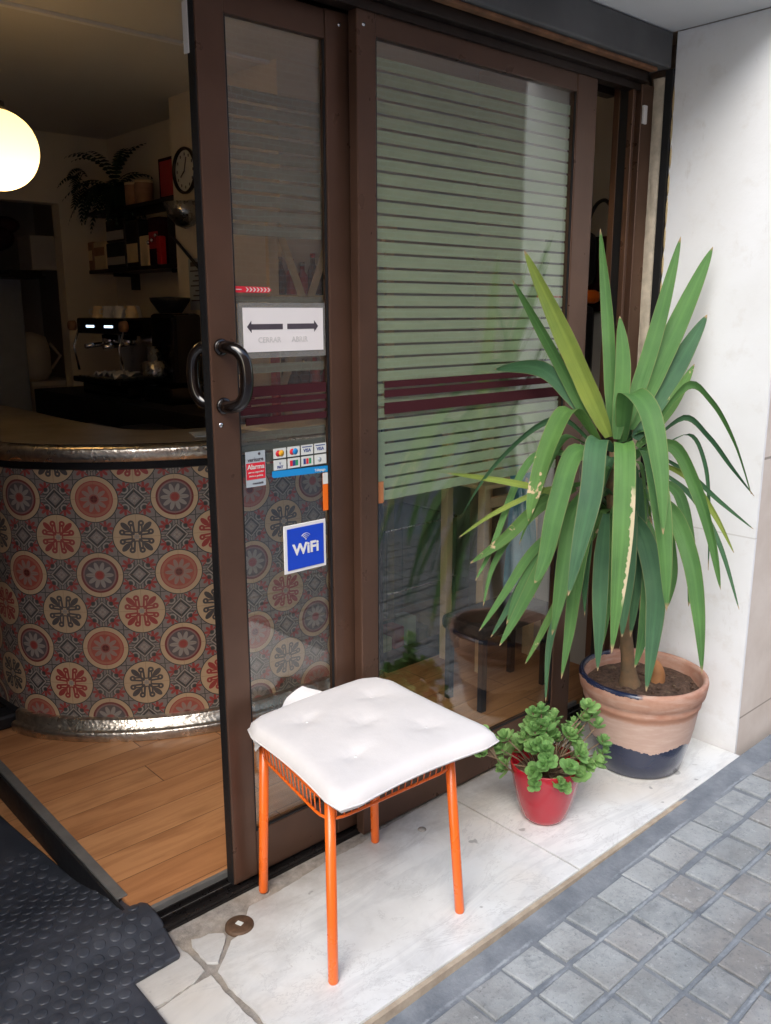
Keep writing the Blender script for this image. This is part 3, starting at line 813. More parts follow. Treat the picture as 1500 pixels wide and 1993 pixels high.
# ================================================================= notices on the open leaf
SY = GY-.0016
t_ = thing('paper_sign', 'white paper sign with two opposed dark arrows in a clear sleeve on the door glass', 'sign', (1.23, SY, 1.41))
b = MB(); b.box(1.106, 1.3575, SY-.0012, SY-.0002, 1.345, 1.4715); b.build('sleeve', M['sleeve'], t_)
b = MB(); b.box(1.119, 1.350, SY-.0026, SY-.0014, 1.3595, 1.460); b.build('paper', M['paper'], t_)
def arrow(x0, x1, z, h, hd, ml):
    s = 1 if x1 > x0 else -1
    b = MB(); P = [(x0, z-h), (x1-s*hd, z-h), (x1-s*hd, z-2.2*h), (x1, z), (x1-s*hd, z+2.2*h), (x1-s*hd, z+h), (x0, z+h)]
    if s < 0: P = P[::-1]
    b.prism(P, SY-.0034, SY-.0028, axis='y'); return b.build('arrow', ml, t_)
arrow(1.229, 1.129, 1.417, .0062, .012, M['ink']); arrow(1.242, 1.334, 1.417, .0062, .012, M['ink'])
text_mesh('CERRAR', .0175, SY-.0030, 1.1905, 1.381, 'lettering', M['emboss'], t_, align='CENTER', bold=.0002)
text_mesh('ABRIR', .0175, SY-.0030, 1.278, 1.381, 'lettering', M['emboss'], t_, align='CENTER', bold=.0002)

t_ = thing('arrow_sticker', 'small red strip sticker of white chevrons pointing right above the paper sign', 'sticker', (1.15, SY, 1.5))
b = MB(); b.prism([(1.101, 1.4935), (1.193, 1.4935), (1.202, 1.4995), (1.193, 1.5065), (1.101, 1.5075)], SY-.0012, SY-.0004, axis='y'); b.build('strip', M['sticker_red'], t_)
b = MB()
for k in range(7):
    x = 1.130+k*.0098; w = .0034
    b.prism([(x, 1.4955), (x+w, 1.4955), (x+w+.005, 1.5003), (x+w, 1.505), (x, 1.505), (x+.005, 1.5003)], SY-.0019, SY-.0014, axis='y')
b.box(1.104, 1.119, SY-.0019, SY-.0014, 1.4993, 1.5012)
b.build('chevrons', M['sticker_white'], t_)

t_ = thing('wifi_sign', 'square blue WiFi sign with white border on the lower door glass', 'sign', (1.28, SY, .87))
b = MB(); b.box(1.2135, 1.3455, SY-.0044, SY-.0004, .8065, .9315, bev=.0015); b.build('border', M['white_plastic'], t_)
b = MB(); b.box(1.2225, 1.3365, SY-.0062, SY-.0048, .8155, .9225); b.build('panel', M['blue_sign'], t_)
text_mesh('WiFi', .0395, SY-.0068, 1.2795, .853, 'lettering', M['white_plastic'], t_, align='CENTER', bold=.0013, sx=1.06)
b = MB()
for r_ in (.0065, .0115, .0165):
    b.tube([(1.2795+r_*math.sin(R(a)), SY-.0066, .8885+r_*math.cos(R(a))) for a in range(-52, 53, 8)], .0013, 6, flat=.5)
b.ball((1.2795, SY-.0066, .8895), .0022, 1, (1, .3, 1))
b.build('waves', M['white_plastic'], t_)

t_ = thing('alarm_sticker', 'small red and grey alarm company sticker at the left of the door glass', 'sticker', (1.14, SY, 1.09))
b = MB(); b.box(1.112, 1.168, SY-.0010, SY-.0004, 1.043, 1.1285); b.build('backing', M['sticker_grey'], t_)
b = MB(); b.box(1.1135, 1.1665, SY-.0016, SY-.0012, 1.061, 1.1005); b.build('warning_field', M['sticker_red'], t_)
text_mesh('verisure', .0135, SY-.0018, 1.140, 1.1045, 'lettering', M['ink'], t_, align='CENTER', bold=.0001)
text_mesh('Alarma', .0165, SY-.0022, 1.140, 1.086, 'lettering', M['sticker_white'], t_, align='CENTER', bold=.0002)
text_mesh('por su seguridad', .0064, SY-.0022, 1.140, 1.0765, 'lettering', M['sticker_white'], t_, align='CENTER')
text_mesh('Aviso a policía', .0068, SY-.0022, 1.140, 1.067, 'lettering', M['sticker_white'], t_, align='CENTER')
text_mesh('conectada', .0075, SY-.0018, 1.145, 1.049, 'lettering', M['ink'], t_, align='CENTER')
b = MB(); b.lathe([(0, -.0005), (.0035, -.0004), (.0035, 0)], (1.151, SY-.0012, 1.1215), 12, axis='y'); b.build('emblem', M['ink'], t_)

t_ = thing('card_sticker', 'sticker of eight accepted payment cards above a blue bar on the door glass', 'sticker', (1.27, SY, 1.1))
cards = []
for r_ in range(2):
    for k in range(4):
        x = 1.192+k*.0415; z = 1.1035-r_*.0285
        b = MB(); b.box(x, x+.0375, SY-.0010, SY-.0004, z, z+.0245); b.build('card', M['sticker_white'], t_)
        cards.append((x+.01875, z+.012))
def dot(x, z, r_, m, dy=0):
    b = MB(); b.lathe([(0, -.0003), (r_, -.0003), (r_, 0)], (x, SY-.0012-dy, z), 18, axis='y'); b.build('disc', M[m], t_)
x, z = cards[0]; dot(x-.0045, z, .0078, 'sticker_red'); dot(x+.0045, z, .0078, 'sticker_yellow', .0005)
x, z = cards[1]; dot(x-.0045, z, .0078, 'sticker_red'); dot(x+.0045, z, .0078, 'azure', .0005)
for k in (2, 3):
    x, z = cards[k]; text_mesh('VISA', .0115, SY-.0013, x, z-.005, 'lettering', M['sticker_navy'], t_, align='CENTER', bold=.0003)
    b = MB(); b.box(x-.015, x+.015, SY-.0015, SY-.0011, z+.0065, z+.0088); b.build('bar', M['sticker_navy'], t_)
x, z = cards[4]; text_mesh('V', .010, SY-.0013, x, z, 'lettering', M['sticker_navy'], t_, align='CENTER'); text_mesh('PAY', .0095, SY-.0013, x, z-.0085, 'lettering', M['sticker_navy'], t_, align='CENTER', bold=.0004)
x, z = cards[5]
for k, m in enumerate(('sticker_red', 'sticker_navy', 'sticker_green')):
    b = MB(); b.box(x-.012+k*.0085, x-.004+k*.0085, SY-.0015, SY-.0011, z-.007, z+.007); b.build('block', M[m], t_)
x, z = cards[6]
for k, m in enumerate(('sticker_navy', 'sticker_red', 'sticker_green')):
    b = MB(); b.box(x-.012+k*.0085, x-.005+k*.0085, SY-.0015, SY-.0011, z-.007, z+.007); b.build('block', M[m], t_)
x, z = cards[7]; dot(x-.003, z, .006, 'sticker_grey')
b = MB(); b.prism([(1.186, 1.0605), (1.191, 1.0565), (1.358, 1.0520), (1.358, 1.0685), (1.187, 1.0735)], SY-.0010, SY-.0004, axis='y'); b.build('blue_bar', M['azure'], t_)
text_mesh('Telepago', .0095, SY-.0013, 1.333, 1.057, 'lettering', M['sticker_white'], t_, align='CENTER', bold=.0001, tilt=R(1.2))
b = MB(); b.box(1.341, 1.3575, SY-.0012, SY-.0004, .952, 1.0505); o = b.build('edge_sticker', M['sticker_orange'])
tag(o, 'narrow orange sticker with a white top beside the right stile of the open leaf', 'sticker')
b = MB(); b.box(1.341, 1.3575, SY-.0018, SY-.0013, 1.0215, 1.0503); q = b.build('white_top', M['sticker_white']); q.parent = o

# ================================================================= rubber mat running from street to shop floor
def mh(x, y):
    z = .012
    if y > 1.70:
        z = .012+.020*math.sin(min(1, (y-1.70)/.14)*math.pi)*.8
    if y > 1.84:
        k = min(1, (y-1.84)/.35); z = .012-.075*k*k*(3-2*k)
    if y < 1.20: z = max(.012-(1.20-y)*.35, -.022)
    return z
edge = [(2.9, .71), (2.52, .735), (2.20, .765), (2.02, .785), (1.93, .800), (1.87, .806), (1.80, .822), (1.72, .822), (1.66, .812), (1.604, .803), (1.598, .797), (1.594, .690), (1.589, .683), (1.50, .683), (1.44, .682), (1.30, .684), (1.0, .69), (.5, .69)]
def ex(y):
    for (ya, xa), (yb, xb) in zip(edge, edge[1:]):
        if ya >= y >= yb: return xa+(xb-xa)*(ya-y)/(ya-yb)
    return .69
b = MB(); rows = []
ys = sorted({round(v, 4) for v in [e[0] for e in edge]+[.5+i*.03 for i in range(81)]}, reverse=True)
for y in ys:
    xe = ex(y); rows.append([b.v(x, y, mh(x, y)) for x in (-.34, 0, .25, .45, .6, xe-.006)]+[b.v(xe, y, mh(xe, y)-.003), b.v(xe, y, mh(xe, y)-.012)])
for A, B in zip(rows, rows[1:]):
    for k in range(7): b.face([A[k], A[k+1], B[k+1], B[k]], smooth=True)
rm = thing('rubber_mat', 'black rubber mat of raised coin dots running from the doorstep into the shop', 'mat', (.4, 1.6, 0))
b.build('mat_sheet', M['mat_rubber'], rm)
b = MB(); k = 0
yy = .9
while yy < 2.35:
    xx = -.05+(.0195 if k % 2 else 0)
    while xx < ex(yy)-.018:
        z = mh(xx, yy); dzdy = (mh(xx, yy+.01)-mh(xx, yy-.01))/.02
        r0 = [(0.0145, -.001), (.0138, .0014), (.0118, .0021), (0, .002)]
        prev = None
        for r_, h in r0:
            ring = [b.v(xx+r_*math.cos(a*math.pi/7), yy+r_*math.sin(a*math.pi/7), z+h+dzdy*r_*math.sin(a*math.pi/7)) for a in range(14)] if r_ else [b.v(xx, yy, z+h)]*14
            if prev:
                for a in range(14):
                    q = [prev[a], prev[(a+1) % 14], ring[(a+1) % 14]]+([ring[a]] if r_ else [])
                    b.face(q, smooth=True)
            prev = ring
        xx += .039
    yy += .0335; k += 1
o = b.build('coin_dots', M['mat_rubber'], rm); o['kind'] = 'stuff'

# ================================================================= shop interior shell
b = MB(); b.box(.787, 3.6, 1.783, 4.98, -.02, .020); struct(b.build('floor', M['wood_floor']))
b = MB(); b.box(-2.0, .786, 1.783, 7.0, -.12, -.072); b.box(.787, 3.6, 4.98, 7.0, -.1, .0195); struct(b.build('lower_floor', M['wood_floor']))
b = MB(); b.box(.772, .800, 1.86, 4.9, .0205, .0245, bev=.001); b.box(.772, .7755, 1.86, 4.9, -.02, .0203)
o = b.build('edge_strip', M['alu_dark']); tag(o, 'grey metal strip along the edge of the wooden floor beside the mat', 'floor trim')
b = MB(); b.box(.765, .7715, 1.80, 4.9, -.07, .0200); o = b.build('step_riser', M['black'])
tag(o, 'dark riser below the metal edge strip of the wooden floor', 'riser')
b = MB(); b.box(-2.0, 3.6, 1.79, 7.0, 2.40, 2.45); o = b.build('ceiling', M['ceil_in'])
tag(o, 'dim cream ceiling inside the shop', 'ceiling')
b = MB(); b.box(-2.0, 3.6, 3.025, 3.050, 2.388, 2.3985); o = b.build('ceiling_trim', M['white_plastic']); tag(o, 'pale trim line crossing the shop ceiling', 'ceiling trim')
def wall(name, label, *bx, m='cream_wall'):
    b = MB()
    for q in bx: b.box(*q)
    return tag(b.build(name, M[m]), label, 'wall')
wall('side_wall', 'cream pillar wall inside the shop carrying the round clock', (2.13, 2.349, 2.985, 3.83, 0, 2.399))
wall('side_wall', 'shop wall behind the two shelves and the coffee machine', (2.35, 2.5, 2.985, 4.949, 0, 2.399))
wall('back_wall', 'pale back wall of the shop with the kitchen opening', (2.045, 2.52, 4.95, 5.05, 0, 2.399), (-2.0, 2.044, 4.95, 5.05, 2.035, 2.399), (-2.0, .9, 4.95, 5.05, -.1, 2.034))
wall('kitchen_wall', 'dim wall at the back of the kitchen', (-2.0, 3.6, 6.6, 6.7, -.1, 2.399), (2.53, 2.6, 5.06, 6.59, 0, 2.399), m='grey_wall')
wall('far_wall', 'shop wall seen through the wide glass leaf', (3.5, 3.6, 1.91, 2.98, 0, 2.399), (2.51, 3.6, 2.985, 3.1, 0, 2.399), m='grey_wall')
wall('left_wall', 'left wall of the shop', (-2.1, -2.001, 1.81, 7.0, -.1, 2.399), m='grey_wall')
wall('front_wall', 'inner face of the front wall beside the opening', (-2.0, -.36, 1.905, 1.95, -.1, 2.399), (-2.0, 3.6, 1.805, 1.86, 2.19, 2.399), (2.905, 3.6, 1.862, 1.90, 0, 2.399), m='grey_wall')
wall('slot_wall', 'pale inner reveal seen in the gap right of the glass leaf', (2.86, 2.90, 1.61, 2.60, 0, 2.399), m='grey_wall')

# pendant globe lamp (lit)
gl = thing('pendant_lamp', 'lit warm opal globe lamp hanging at the upper left', 'lamp', (1.053, 2.98, 1.948))
b = MB(); b.ball((1.053, 2.98, 1.948), .121, 4); b.build('globe', M['globe'], gl)
b = MB(); b.tube([(1.053, 2.98, 2.08), (1.053, 2.98, 2.399)], .004, 8); b.lathe([(0, 2.095), (.028, 2.09), (.033, 2.064), (.02, 2.064)], (1.053, 2.98, 0), 20); b.build('cord', M['black'], gl)
ld = bpy.data.lights.new('bulb', 'POINT'); ld.energy = 1.25; ld.color = (1.0, .62, .26); ld.shadow_soft_size = .05
lo = bpy.data.objects.new('bulb', ld); COL.objects.link(lo); lo.location = (0, 0, -.045); lo.parent = gl

# ================================================================= counter
ct = thing('bar_counter', 'curved bar counter clad in red and grey patterned tiles with hammered steel edges', 'counter', (1.3, 2.7, 0))
ctrl = [(.935, 4.7, 0), (.925, 3.9, 0), (.918, 3.35, 0), (.928, 3.08, 0), (.962, 2.905, 0), (1.06, 2.765, 0), (1.185, 2.650, 0), (1.325, 2.560, 0), (1.485, 2.495, 0), (1.70, 2.462, 0), (1.95, 2.455, 0), (2.16, 2.455, 0)]
path = [(p.x, p.y) for p in smooth_path(ctrl, 10)]
b = MB(); b.strip(path, [(0, .09), (0, .956)]); b.build('tiled_front', M['tiles'], ct, normals=False)
b = MB(); b.strip(path, [(-.010, .956), (-.010, .984)], smooth=True); b.strip(path, [(-.001, .9565), (-.010, .9565)]); b.build('shadow_gap', M['black'], ct, normals=False)
b = MB(); b.strip(path, [(-.01, .9845), (.020, .9845), (.030, .988), (.031, 1.022), (.024, 1.0315), (.012, 1.034), (-.02, 1.034)]); b.build('steel_edge', M['hammered'], ct, normals=False)
# top: between the outer edge and an inner curve
inner = [(1.30, 4.7), (1.36, 4.4), (1.38, 3.9), (1.375, 3.5), (1.385, 3.2), (1.41, 3.0), (1.46, 2.90), (1.55, 2.84), (1.70, 2.81), (1.95, 2.80), (2.16, 2.80)]
ip = [(p.x, p.y) for p in smooth_path([(x, y, 0) for x, y in inner], 11)]
b = MB(); n = len(path)
A = []; B = []; C_ = []
for i, (x, y) in enumerate(path):
    j = min(len(ip)-1, int(i*(len(ip)-1)/(n-1)))
    a0 = path[max(i-1, 0)]; a1 = path[min(i+1, n-1)]; t = Vector((a1[0]-a0[0], a1[1]-a0[1])).normalized()
    A.append(b.v(x-t.y*.018, y+t.x*.018, 1.036)); B.append(b.v(ip[j][0], ip[j][1], 1.036)); C_.append(b.v(ip[j][0], ip[j][1], .99))
for i in range(n-1):
    b.face([A[i], A[i+1], B[i+1], B[i]]); b.face([B[i], B[i+1], C_[i+1], C_[i]])
b.build('counter_top', pm('worn_bar_top', (.25, .21, .16), .34, .1, .35, 3, .1, 30), ct, normals=False)
plinth = [q for q in path if q[1] < 3.2]
tr_path = [q for q in path if q[1] < 2.97 or q[0] > 1.2]
b = MB(); b.strip(plinth, [(.004, .021), (.012, .021), (.012, .0895), (0, .0895)]); b.build('plinth', M['black'], ct, normals=False)
b = MB(); b.strip(tr_path, [(.040, .0215), (.043, .050), (.036, .056), (.024, .058), (.022, .088), (.015, .094), (0, .096)]); b.build('base_trim', M['hammered'], ct, normals=False)
# inner carcass so nothing is see-through
b = MB(); b.strip(ip, [(0, .02), (0, .99)]); b.build('inner_panel', M['black'], ct, normals=False)
b = MB(); b.box(2.1602, 2.175, 2.43, 2.80, .02, 1.034); b.build('end_panel', M['black'], ct)

# ================================================================= things inside the shop
def simple(b, name, m, label, cat, group=None): return tag(b.build(name, M[m] if isinstance(m, str) else m), label, cat, group)
# round clock on the pillar (faces -X)
ck = thing('wall_clock', 'round wall clock with a dark rim on the shop pillar', 'clock', (2.13, 3.69, 2.07))
b = MB(); b.lathe([(.078, -.006), (.098, -.010), (.100, -.024), (.096, -.029), (.091, -.027), (.089, -.014)], (2.13, 3.685, 2.07), 40, axis='x'); b.build('rim', M['bronze_dark'], ck)
b = MB(); b.lathe([(0, -.016), (.087, -.016)], (2.13, 3.685, 2.07), 40, axis='x'); b.build('dial', M['sticker_white'], ck, normals=False)
b = MB()
for a in range(12):
    t = a*math.pi/6; b = MB(); b.box(2.112, 2.1135, 3.685+.070*math.sin(t)-.003, 3.685+.070*math.sin(t)+.003, 2.07+.070*math.cos(t)-.006, 2.07+.070*math.cos(t)+.006); b.build('hour_mark', M['ink'], ck)
b = MB(); b.tube([(2.110, 3.685, 2.07), (2.110, 3.72, 2.045)], .003, 6); b.tube([(2.109, 3.685, 2.07), (2.109, 3.665, 2.125)], .002, 6); b.build('hand', M['ink'], ck)
# metal bowl-shaped wall lamp, unlit
b = MB(); b.lathe([(0, -.11), (.04, -.095), (.075, -.055), (.092, 0), (.088, 0), (.07, -.052), (.035, -.09), (0, -.104)], (2.075, 3.64, 1.925), 32)
wl_ = b.build('wall_bowl', M['steel']); tag(wl_, 'half-round metal bowl fixed to the pillar below the clock', 'wall bowl')
b = MB(); b.box(2.10, 2.1295, 3.62, 3.66, 1.90, 1.94); q = b.build('bracket', M['steel']); q.parent = wl_
b = MB(); b.box(2.126, 2.129, 3.56, 3.72, 1.46, 1.69); b_ = simple(b, 'wall_notice', 'sticker_grey', 'grey printed notice sheet on the pillar', 'notice')
b = MB()
for k in range(7): b.box(2.124, 2.1255, 3.575, 3.705-.02*(k % 3), 1.50+k*.022, 1.506+k*.022)
b.box(2.124, 2.1255, 3.58, 3.70, 1.655, 1.675); q = b.build('print', M['ink']); q.parent = b_
b = MB(); b.tube([(2.10, 3.815, 1.80), (2.08, 3.53, 1.63)], .007, 8); simple(b, 'rod', 'black', 'thin black rod leaning across the pillar', 'rod')
# shelves
for z, y0, y1, lb in ((1.975, 3.835, 4.86, 'upper dark shelf carrying a plant and two cans'), (1.672, 3.835, 4.86, 'lower dark shelf packed with coffee bags')):
    s_ = thing('wall_shelf', lb, 'shelf', (2.25, 4.3, z), 'shelves behind the bar')
    b = MB(); b.box(2.15, 2.3495, y0, y1, z-.012, z+.008, bev=.002); b.build('board', M['bronze_dark'], s_)
    for yy in (4.0, 4.65):
        b = MB(); b.box(2.30, 2.3495, yy, yy+.012, z-.10, z-.0125); b.box(2.20, 2.2995, yy, yy+.012, z-.030, z-.0125); b.build('bracket', M['black'], s_)
# trailing plant on upper shelf
pl = thing('trailing_plant', 'dark bushy fern trailing from the end of the upper shelf', 'plant', (2.22, 4.62, 1.984))
b = MB(); b.lathe([(0, 1.984), (.055, 1.984), (.072, 2.09), (.066, 2.09), (.05, 2.0), (0, 2.0)], (2.24, 4.62, 0), 24); b.build('pot', M['black'], pl)
b = MB(); rf = random.Random(11)
def frond(b, p0, dirv, L, droop, w):
    d = Vector(dirv).normalized(); p = Vector(p0); n = 14
    side = d.cross(Vector((0, 0, 1))).normalized()
    for i in range(n):
        t = i/n; p2 = p+d*(L/n); d = (d+Vector((0, 0, -droop/n))).normalized()
        ww = w*math.sin(math.pi*min(1, t*.9+.12))
        for s_ in (-1, 1):
            o = side*s_*ww; q = [b.v(p), b.v(p+(p2-p)*.8), b.v(p+(p2-p)*.9+o+Vector((0, 0, -ww*.4))), b.v(p+o*.8+(p2-p)*.5+Vector((0, 0, -ww*.3)))]
            b.face(q)
        p = p2
for k in range(64):
    a = rf.uniform(0, 6.28); e = rf.uniform(-.1, 1.2)
    frond(b, (2.22+rf.uniform(-.03, .03), 4.62+rf.uniform(-.04, .04), 2.09), (math.cos(a)-.35, math.sin(a)*1.3, e), rf.uniform(.16, .36), rf.uniform(1.6, 3.6), rf.uniform(.02, .035))
for k in range(12):
    a = rf.uniform(0, 6.28); frond(b, (2.22, 4.60, 2.10), (math.cos(a)*.3-.1, math.sin(a)*.35, 1), .33, 2.2, .03)
for k in range(16):
    frond(b, (2.16, 4.84+rf.uniform(-.05, .12), 2.16+rf.uniform(-.06, .08)), (rf.uniform(-.3, .1), rf.uniform(.1, .7), rf.uniform(-.3, .3)), rf.uniform(.15, .28), 3.2, .028)
b.build('fronds', M['dark_green'], pl, normals=False)
for k, (y, lb) in enumerate(((4.40, 'brown can nearest the fern on the upper shelf'), (4.29, 'brown can further from the fern on the upper shelf'))):
    c_ = thing('can', lb, 'can', (2.22, y, 1.984), 'cans on the upper shelf')
    b = MB(); b.lathe([(0, 1.9835), (.044, 1.9835), (.046, 1.99), (.046, 2.085), (.044, 2.09)], (2.22, y, 0), 24); b.build('body', M['brick_brown'], c_)
    b = MB(); b.lathe([(.047, 2.088), (.047, 2.100), (0, 2.101)], (2.22, y, 0), 24); b.build('lid', M['wood_cream'], c_)
pf = thing('picture_frame', 'small red framed picture on the upper shelf', 'picture', (2.2, 4.0, 1.985))
b = MB(); b.box(2.20, 2.215, 3.90, 4.09, 1.984, 2.175); b.build('frame', M['maroon_film'], pf); b = MB(); b.box(2.196, 2.1995, 3.915, 4.07, 2.0, 2.16); b.build('picture', M['red'], pf)
# lower shelf goods
def pack(y0, y1, h, m, lb, cat='package', m2=None, x=2.18, z=1.6805, nm='coffee_package', band=(.35, .7)):
    p_ = thing(nm, lb, cat, (x, (y0+y1)/2, z), 'goods on the lower shelf')
    b = MB(); b.box(x, x+.11, y0, y1, z, z+h, bev=.008); b.build('package_body', M[m], p_)
    if m2:
        b = MB(); b.box(x-.0015, x-.0003, y0+.01, y1-.01, z+h*band[0], z+h*band[1]); b.build('label_panel', M[m2], p_)
pack(4.93, 4.99, .12, 'brick_brown', 'narrow brown box at the far left end of the lower shelf', x=2.2)
pack(4.86, 4.925, .155, 'brick_brown', 'taller brown packet second from the left on the lower shelf', m2='wood_cream')
pack(4.70, 4.85, .15, 'wood_cream', 'cream packet with brown print on the lower shelf', m2='brick_brown', band=(.5, .8))
pack(4.46, 4.69, .135, 'black', 'wide black packet with pale bands under the two stacked bags', m2='grey_wall', band=(.15, .45))
pack(4.46, 4.68, .115, 'bronze_dark', 'dark bag with pale panel stacked on the wide black packet', m2='grey_wall', z=1.817, band=(.1, .5))
pack(4.31, 4.45, .235, 'black', 'tall black package beside the red bag', m2='wood_cream', band=(.1, .5))
pack(4.21, 4.30, .15, 'wood_cream', 'pale slim packet between the black package and the red bag')
pack(4.085, 4.20, .23, 'maroon_film', 'dark red bag with a shiny clip on the lower shelf', m2='red')
pack(3.85, 4.00, .235, 'black', 'black package at the right end of the lower shelf')
b = MB(); b.box(2.155, 2.19, 4.035, 4.075, 1.6805, 1.815, bev=.006); simple(b, 'red_box', 'red_lit', 'bright red slim box standing in front of the lower shelf goods', 'box')
for k, (y, z) in enumerate(((4.17, 1.79), (4.13, 1.80), (4.09, 1.82))):
    b = MB(); b.ball((2.165, y, z), .011, 2); simple(b, 'metal_clip', 'chrome', ('leftmost shiny metal clip beside the dark red bag', 'middle one of the three shiny metal clips on the shelf bags', 'highest shiny metal clip, next to the bright red box')[k], 'clip', 'clips on the shelf bags')

# back counter, coffee machine, grinder, cups
b = MB(); b.box(1.80, 2.348, 3.832, 4.90, .021, 1.04, bev=.004); b.box(1.80, 2.128, 3.05, 3.831, .021, 1.04, bev=.004)
simple(b, 'back_counter', 'black', 'dark back counter under the coffee machine', 'counter')
cm = thing('coffee_machine', 'black and chrome espresso machine with two lit displays on the back counter', 'coffee machine', (2.1, 4.25, 1.041))
b = MB(); b.box(1.90, 2.32, 3.95, 4.50, 1.345, 1.425, bev=.012); b.box(1.905, 2.31, 3.96, 4.49, 1.041, 1.10, bev=.01); b.box(2.12, 2.31, 3.97, 4.48, 1.10, 1.344)
b.box(1.86, 2.12, 3.96, 4.50, 1.102, 1.130, bev=.006); b.build('body', M['black_gloss'], cm)
b = MB(); b.box(2.105, 2.1195, 3.99, 4.46, 1.135, 1.335, bev=.003); b.build('backsplash', M['chrome'], cm)
for y in (4.12, 4.33):
    b = MB(); b.lathe([(0, 1.29), (.036, 1.29), (.040, 1.30), (.040, 1.340), (0, 1.343)], (2.0, y, 0), 24); b.tube([(1.985, y, 1.297), (1.86, y-.015, 1.285)], .012, 10); b.build('group_head', M['chrome'], cm)
    b = MB(); b.box(1.8975, 1.8995, y-.045, y+.045, 1.377, 1.388); b.build('display', M['led'], cm)
for y in (3.93, 4.52):
    b = MB(); b.lathe([(0, -.03), (.024, -.03), (.026, 0), (0, 0)], (1.90, y-.0+(.0), 1.385), 20, axis='x'); b.build('steam_knob', M['brick_brown'], cm)
for y in (3.96, 4.48): b = MB(); b.tube([(1.90, y, 1.36), (1.87, y, 1.28), (1.89, y, 1.16)], .006, 8); b.build('steam_wand', M['chrome'], cm)
b = MB(); b.box(1.87, 2.1, 4.05, 4.45, 1.1305, 1.1345); b.build('drip_tray', M['steel'], cm)
rc = random.Random(4)
for k in range(8):
    y = 3.99+k*.062; xx = 1.96+.05*(k % 2)
    c_ = thing('coffee_cup', '%s of the eight small cups on the espresso machine, counted from the grinder' % ('first', 'second', 'third', 'fourth', 'fifth', 'sixth', 'seventh', 'eighth')[k], 'cup', (xx, y, 1.4255), 'cups on the coffee machine')
    b = MB(); b.lathe([(.031, 1.4255), (.030, 1.445), (.022, 1.478), (.017, 1.482), (0, 1.482)], (xx, y, 0), 20); b.build('bowl', M['wood_cream' if k % 3 == 0 else 'white_plastic'], c_)
    b = MB(); b.tube([(xx-.028, y, 1.44), (xx-.046, y, 1.447), (xx-.044, y, 1.463), (xx-.024, y, 1.467)], .003, 6); b.build('handle', M['white_plastic'], c_)
gr = thing('coffee_grinder', 'tall black coffee grinder with a steel collar right of the espresso machine', 'grinder', (1.95, 3.66, 1.041))
b = MB(); b.box(1.90, 2.09, 3.54, 3.80, 1.041, 1.12, bev=.012); b.box(1.94, 2.09, 3.56, 3.78, 1.12, 1.445, bev=.02); b.build('body', M['black_gloss'], gr)
b = MB(); b.lathe([(0, 1.16), (.052, 1.16), (.055, 1.17), (.055, 1.23), (.030, 1.24), (.028, 1.30), (0, 1.30)], (1.90, 3.67, 0), 24); b.build('collar', M['steel'], gr)
b = MB(); b.lathe([(.05, 1.446), (.088, 1.50), (.092, 1.515), (0, 1.52)], (2.0, 3.68, 0), 24); b.build('hopper_lid', M['black'], gr)
# crumpled cloth on machine tray
b = MB(); rc = random.Random(3); G = {}
for i in range(13):
    for j in range(9):
        G[i, j] = b.v(1.83+j*.018+rc.uniform(-.004, .004), 3.94+i*.020+rc.uniform(-.004, .004), 1.134+.028*abs(math.sin(i*1.1+j*.7))+rc.uniform(0, .012))
for i in range(12):
    for j in range(8): b.face([G[i, j], G[i+1, j], G[i+1, j+1], G[i, j+1]], smooth=True)
simple(b, 'cleaning_cloth', 'paper', 'crumpled white cloth lying on the espresso machine tray', 'cloth')
# dark low things on the working side
for k, (x0, x1, y0, y1, z1, lb, nm) in enumerate(((1.62, 1.79, 3.1, 3.5, .98, 'dark crate on the working side of the bar', 'crate'), (1.50, 1.78, 3.55, 4.1, .93, 'black box behind the bar', 'box'))):
    b = MB(); b.box(x0, x1, y0, y1, .022, z1, bev=.01)
    for q in range(3): b.box(x0-.004, x0-.0005, y0+.03, y1-.03, z1-.12-q*.16, z1-.05-q*.16, bev=.001)
    simple(b, nm, 'black', lb, nm)
# plate and tray on the counter
b = MB(); b.lathe([(0, 1.040), (.07, 1.040), (.115, 1.052), (.118, 1.055), (.07, 1.046), (0, 1.046)], (1.20, 4.15, 0), 32); simple(b, 'plate', 'white_plastic', 'pale plate at the far left of the bar top', 'plate')
# kitchen beyond
fg = thing('fridge', 'tall steel fridge standing in the dim kitchen', 'fridge', (1.75, 5.9, 0))
b = MB(); b.box(1.45, 2.02, 5.55, 6.1, .02, 1.66, bev=.01); b.build('cabinet', M['sticker_grey'], fg)
b = MB(); b.box(1.46, 2.01, 5.530, 5.5485, .62, 1.65, bev=.004); b.box(1.46, 2.01, 5.530, 5.5485, .05, .61, bev=.004); b.build('door', M['sticker_grey'], fg)
b = MB(); b.tube([(1.52, 5.515, .9), (1.52, 5.505, .93), (1.52, 5.505, 1.3), (1.52, 5.515, 1.33)], .009, 8); b.build('handle', M['black'], fg)
b = MB(); b.box(2.04, 2.30, 5.55, 6.0, .02, 1.0, bev=.01); b.box(2.02, 2.32, 5.52, 6.02, 1.001, 1.03, bev=.004); simple(b, 'kitchen_cabinet', 'cream_wall', 'kitchen cabinet beside the fridge', 'cabinet')
b = MB(); b.box(1.85, 2.04, 5.25, 5.45, 1.66, 1.69); b.box(1.2, 2.04, 5.20, 5.50, 1.645, 1.6595); simple(b, 'kitchen_shelf', 'bronze_dark', 'dark shelf across the kitchen opening', 'shelf')
b = MB(); b.box(1.98, 2.15, 5.24, 5.44, 1.692, 1.885, bev=.006); b.box(1.98, 2.15, 5.234, 5.239, 1.78, 1.784); simple(b, 'storage_box', 'grey_wall', 'white box on the kitchen shelf', 'box')
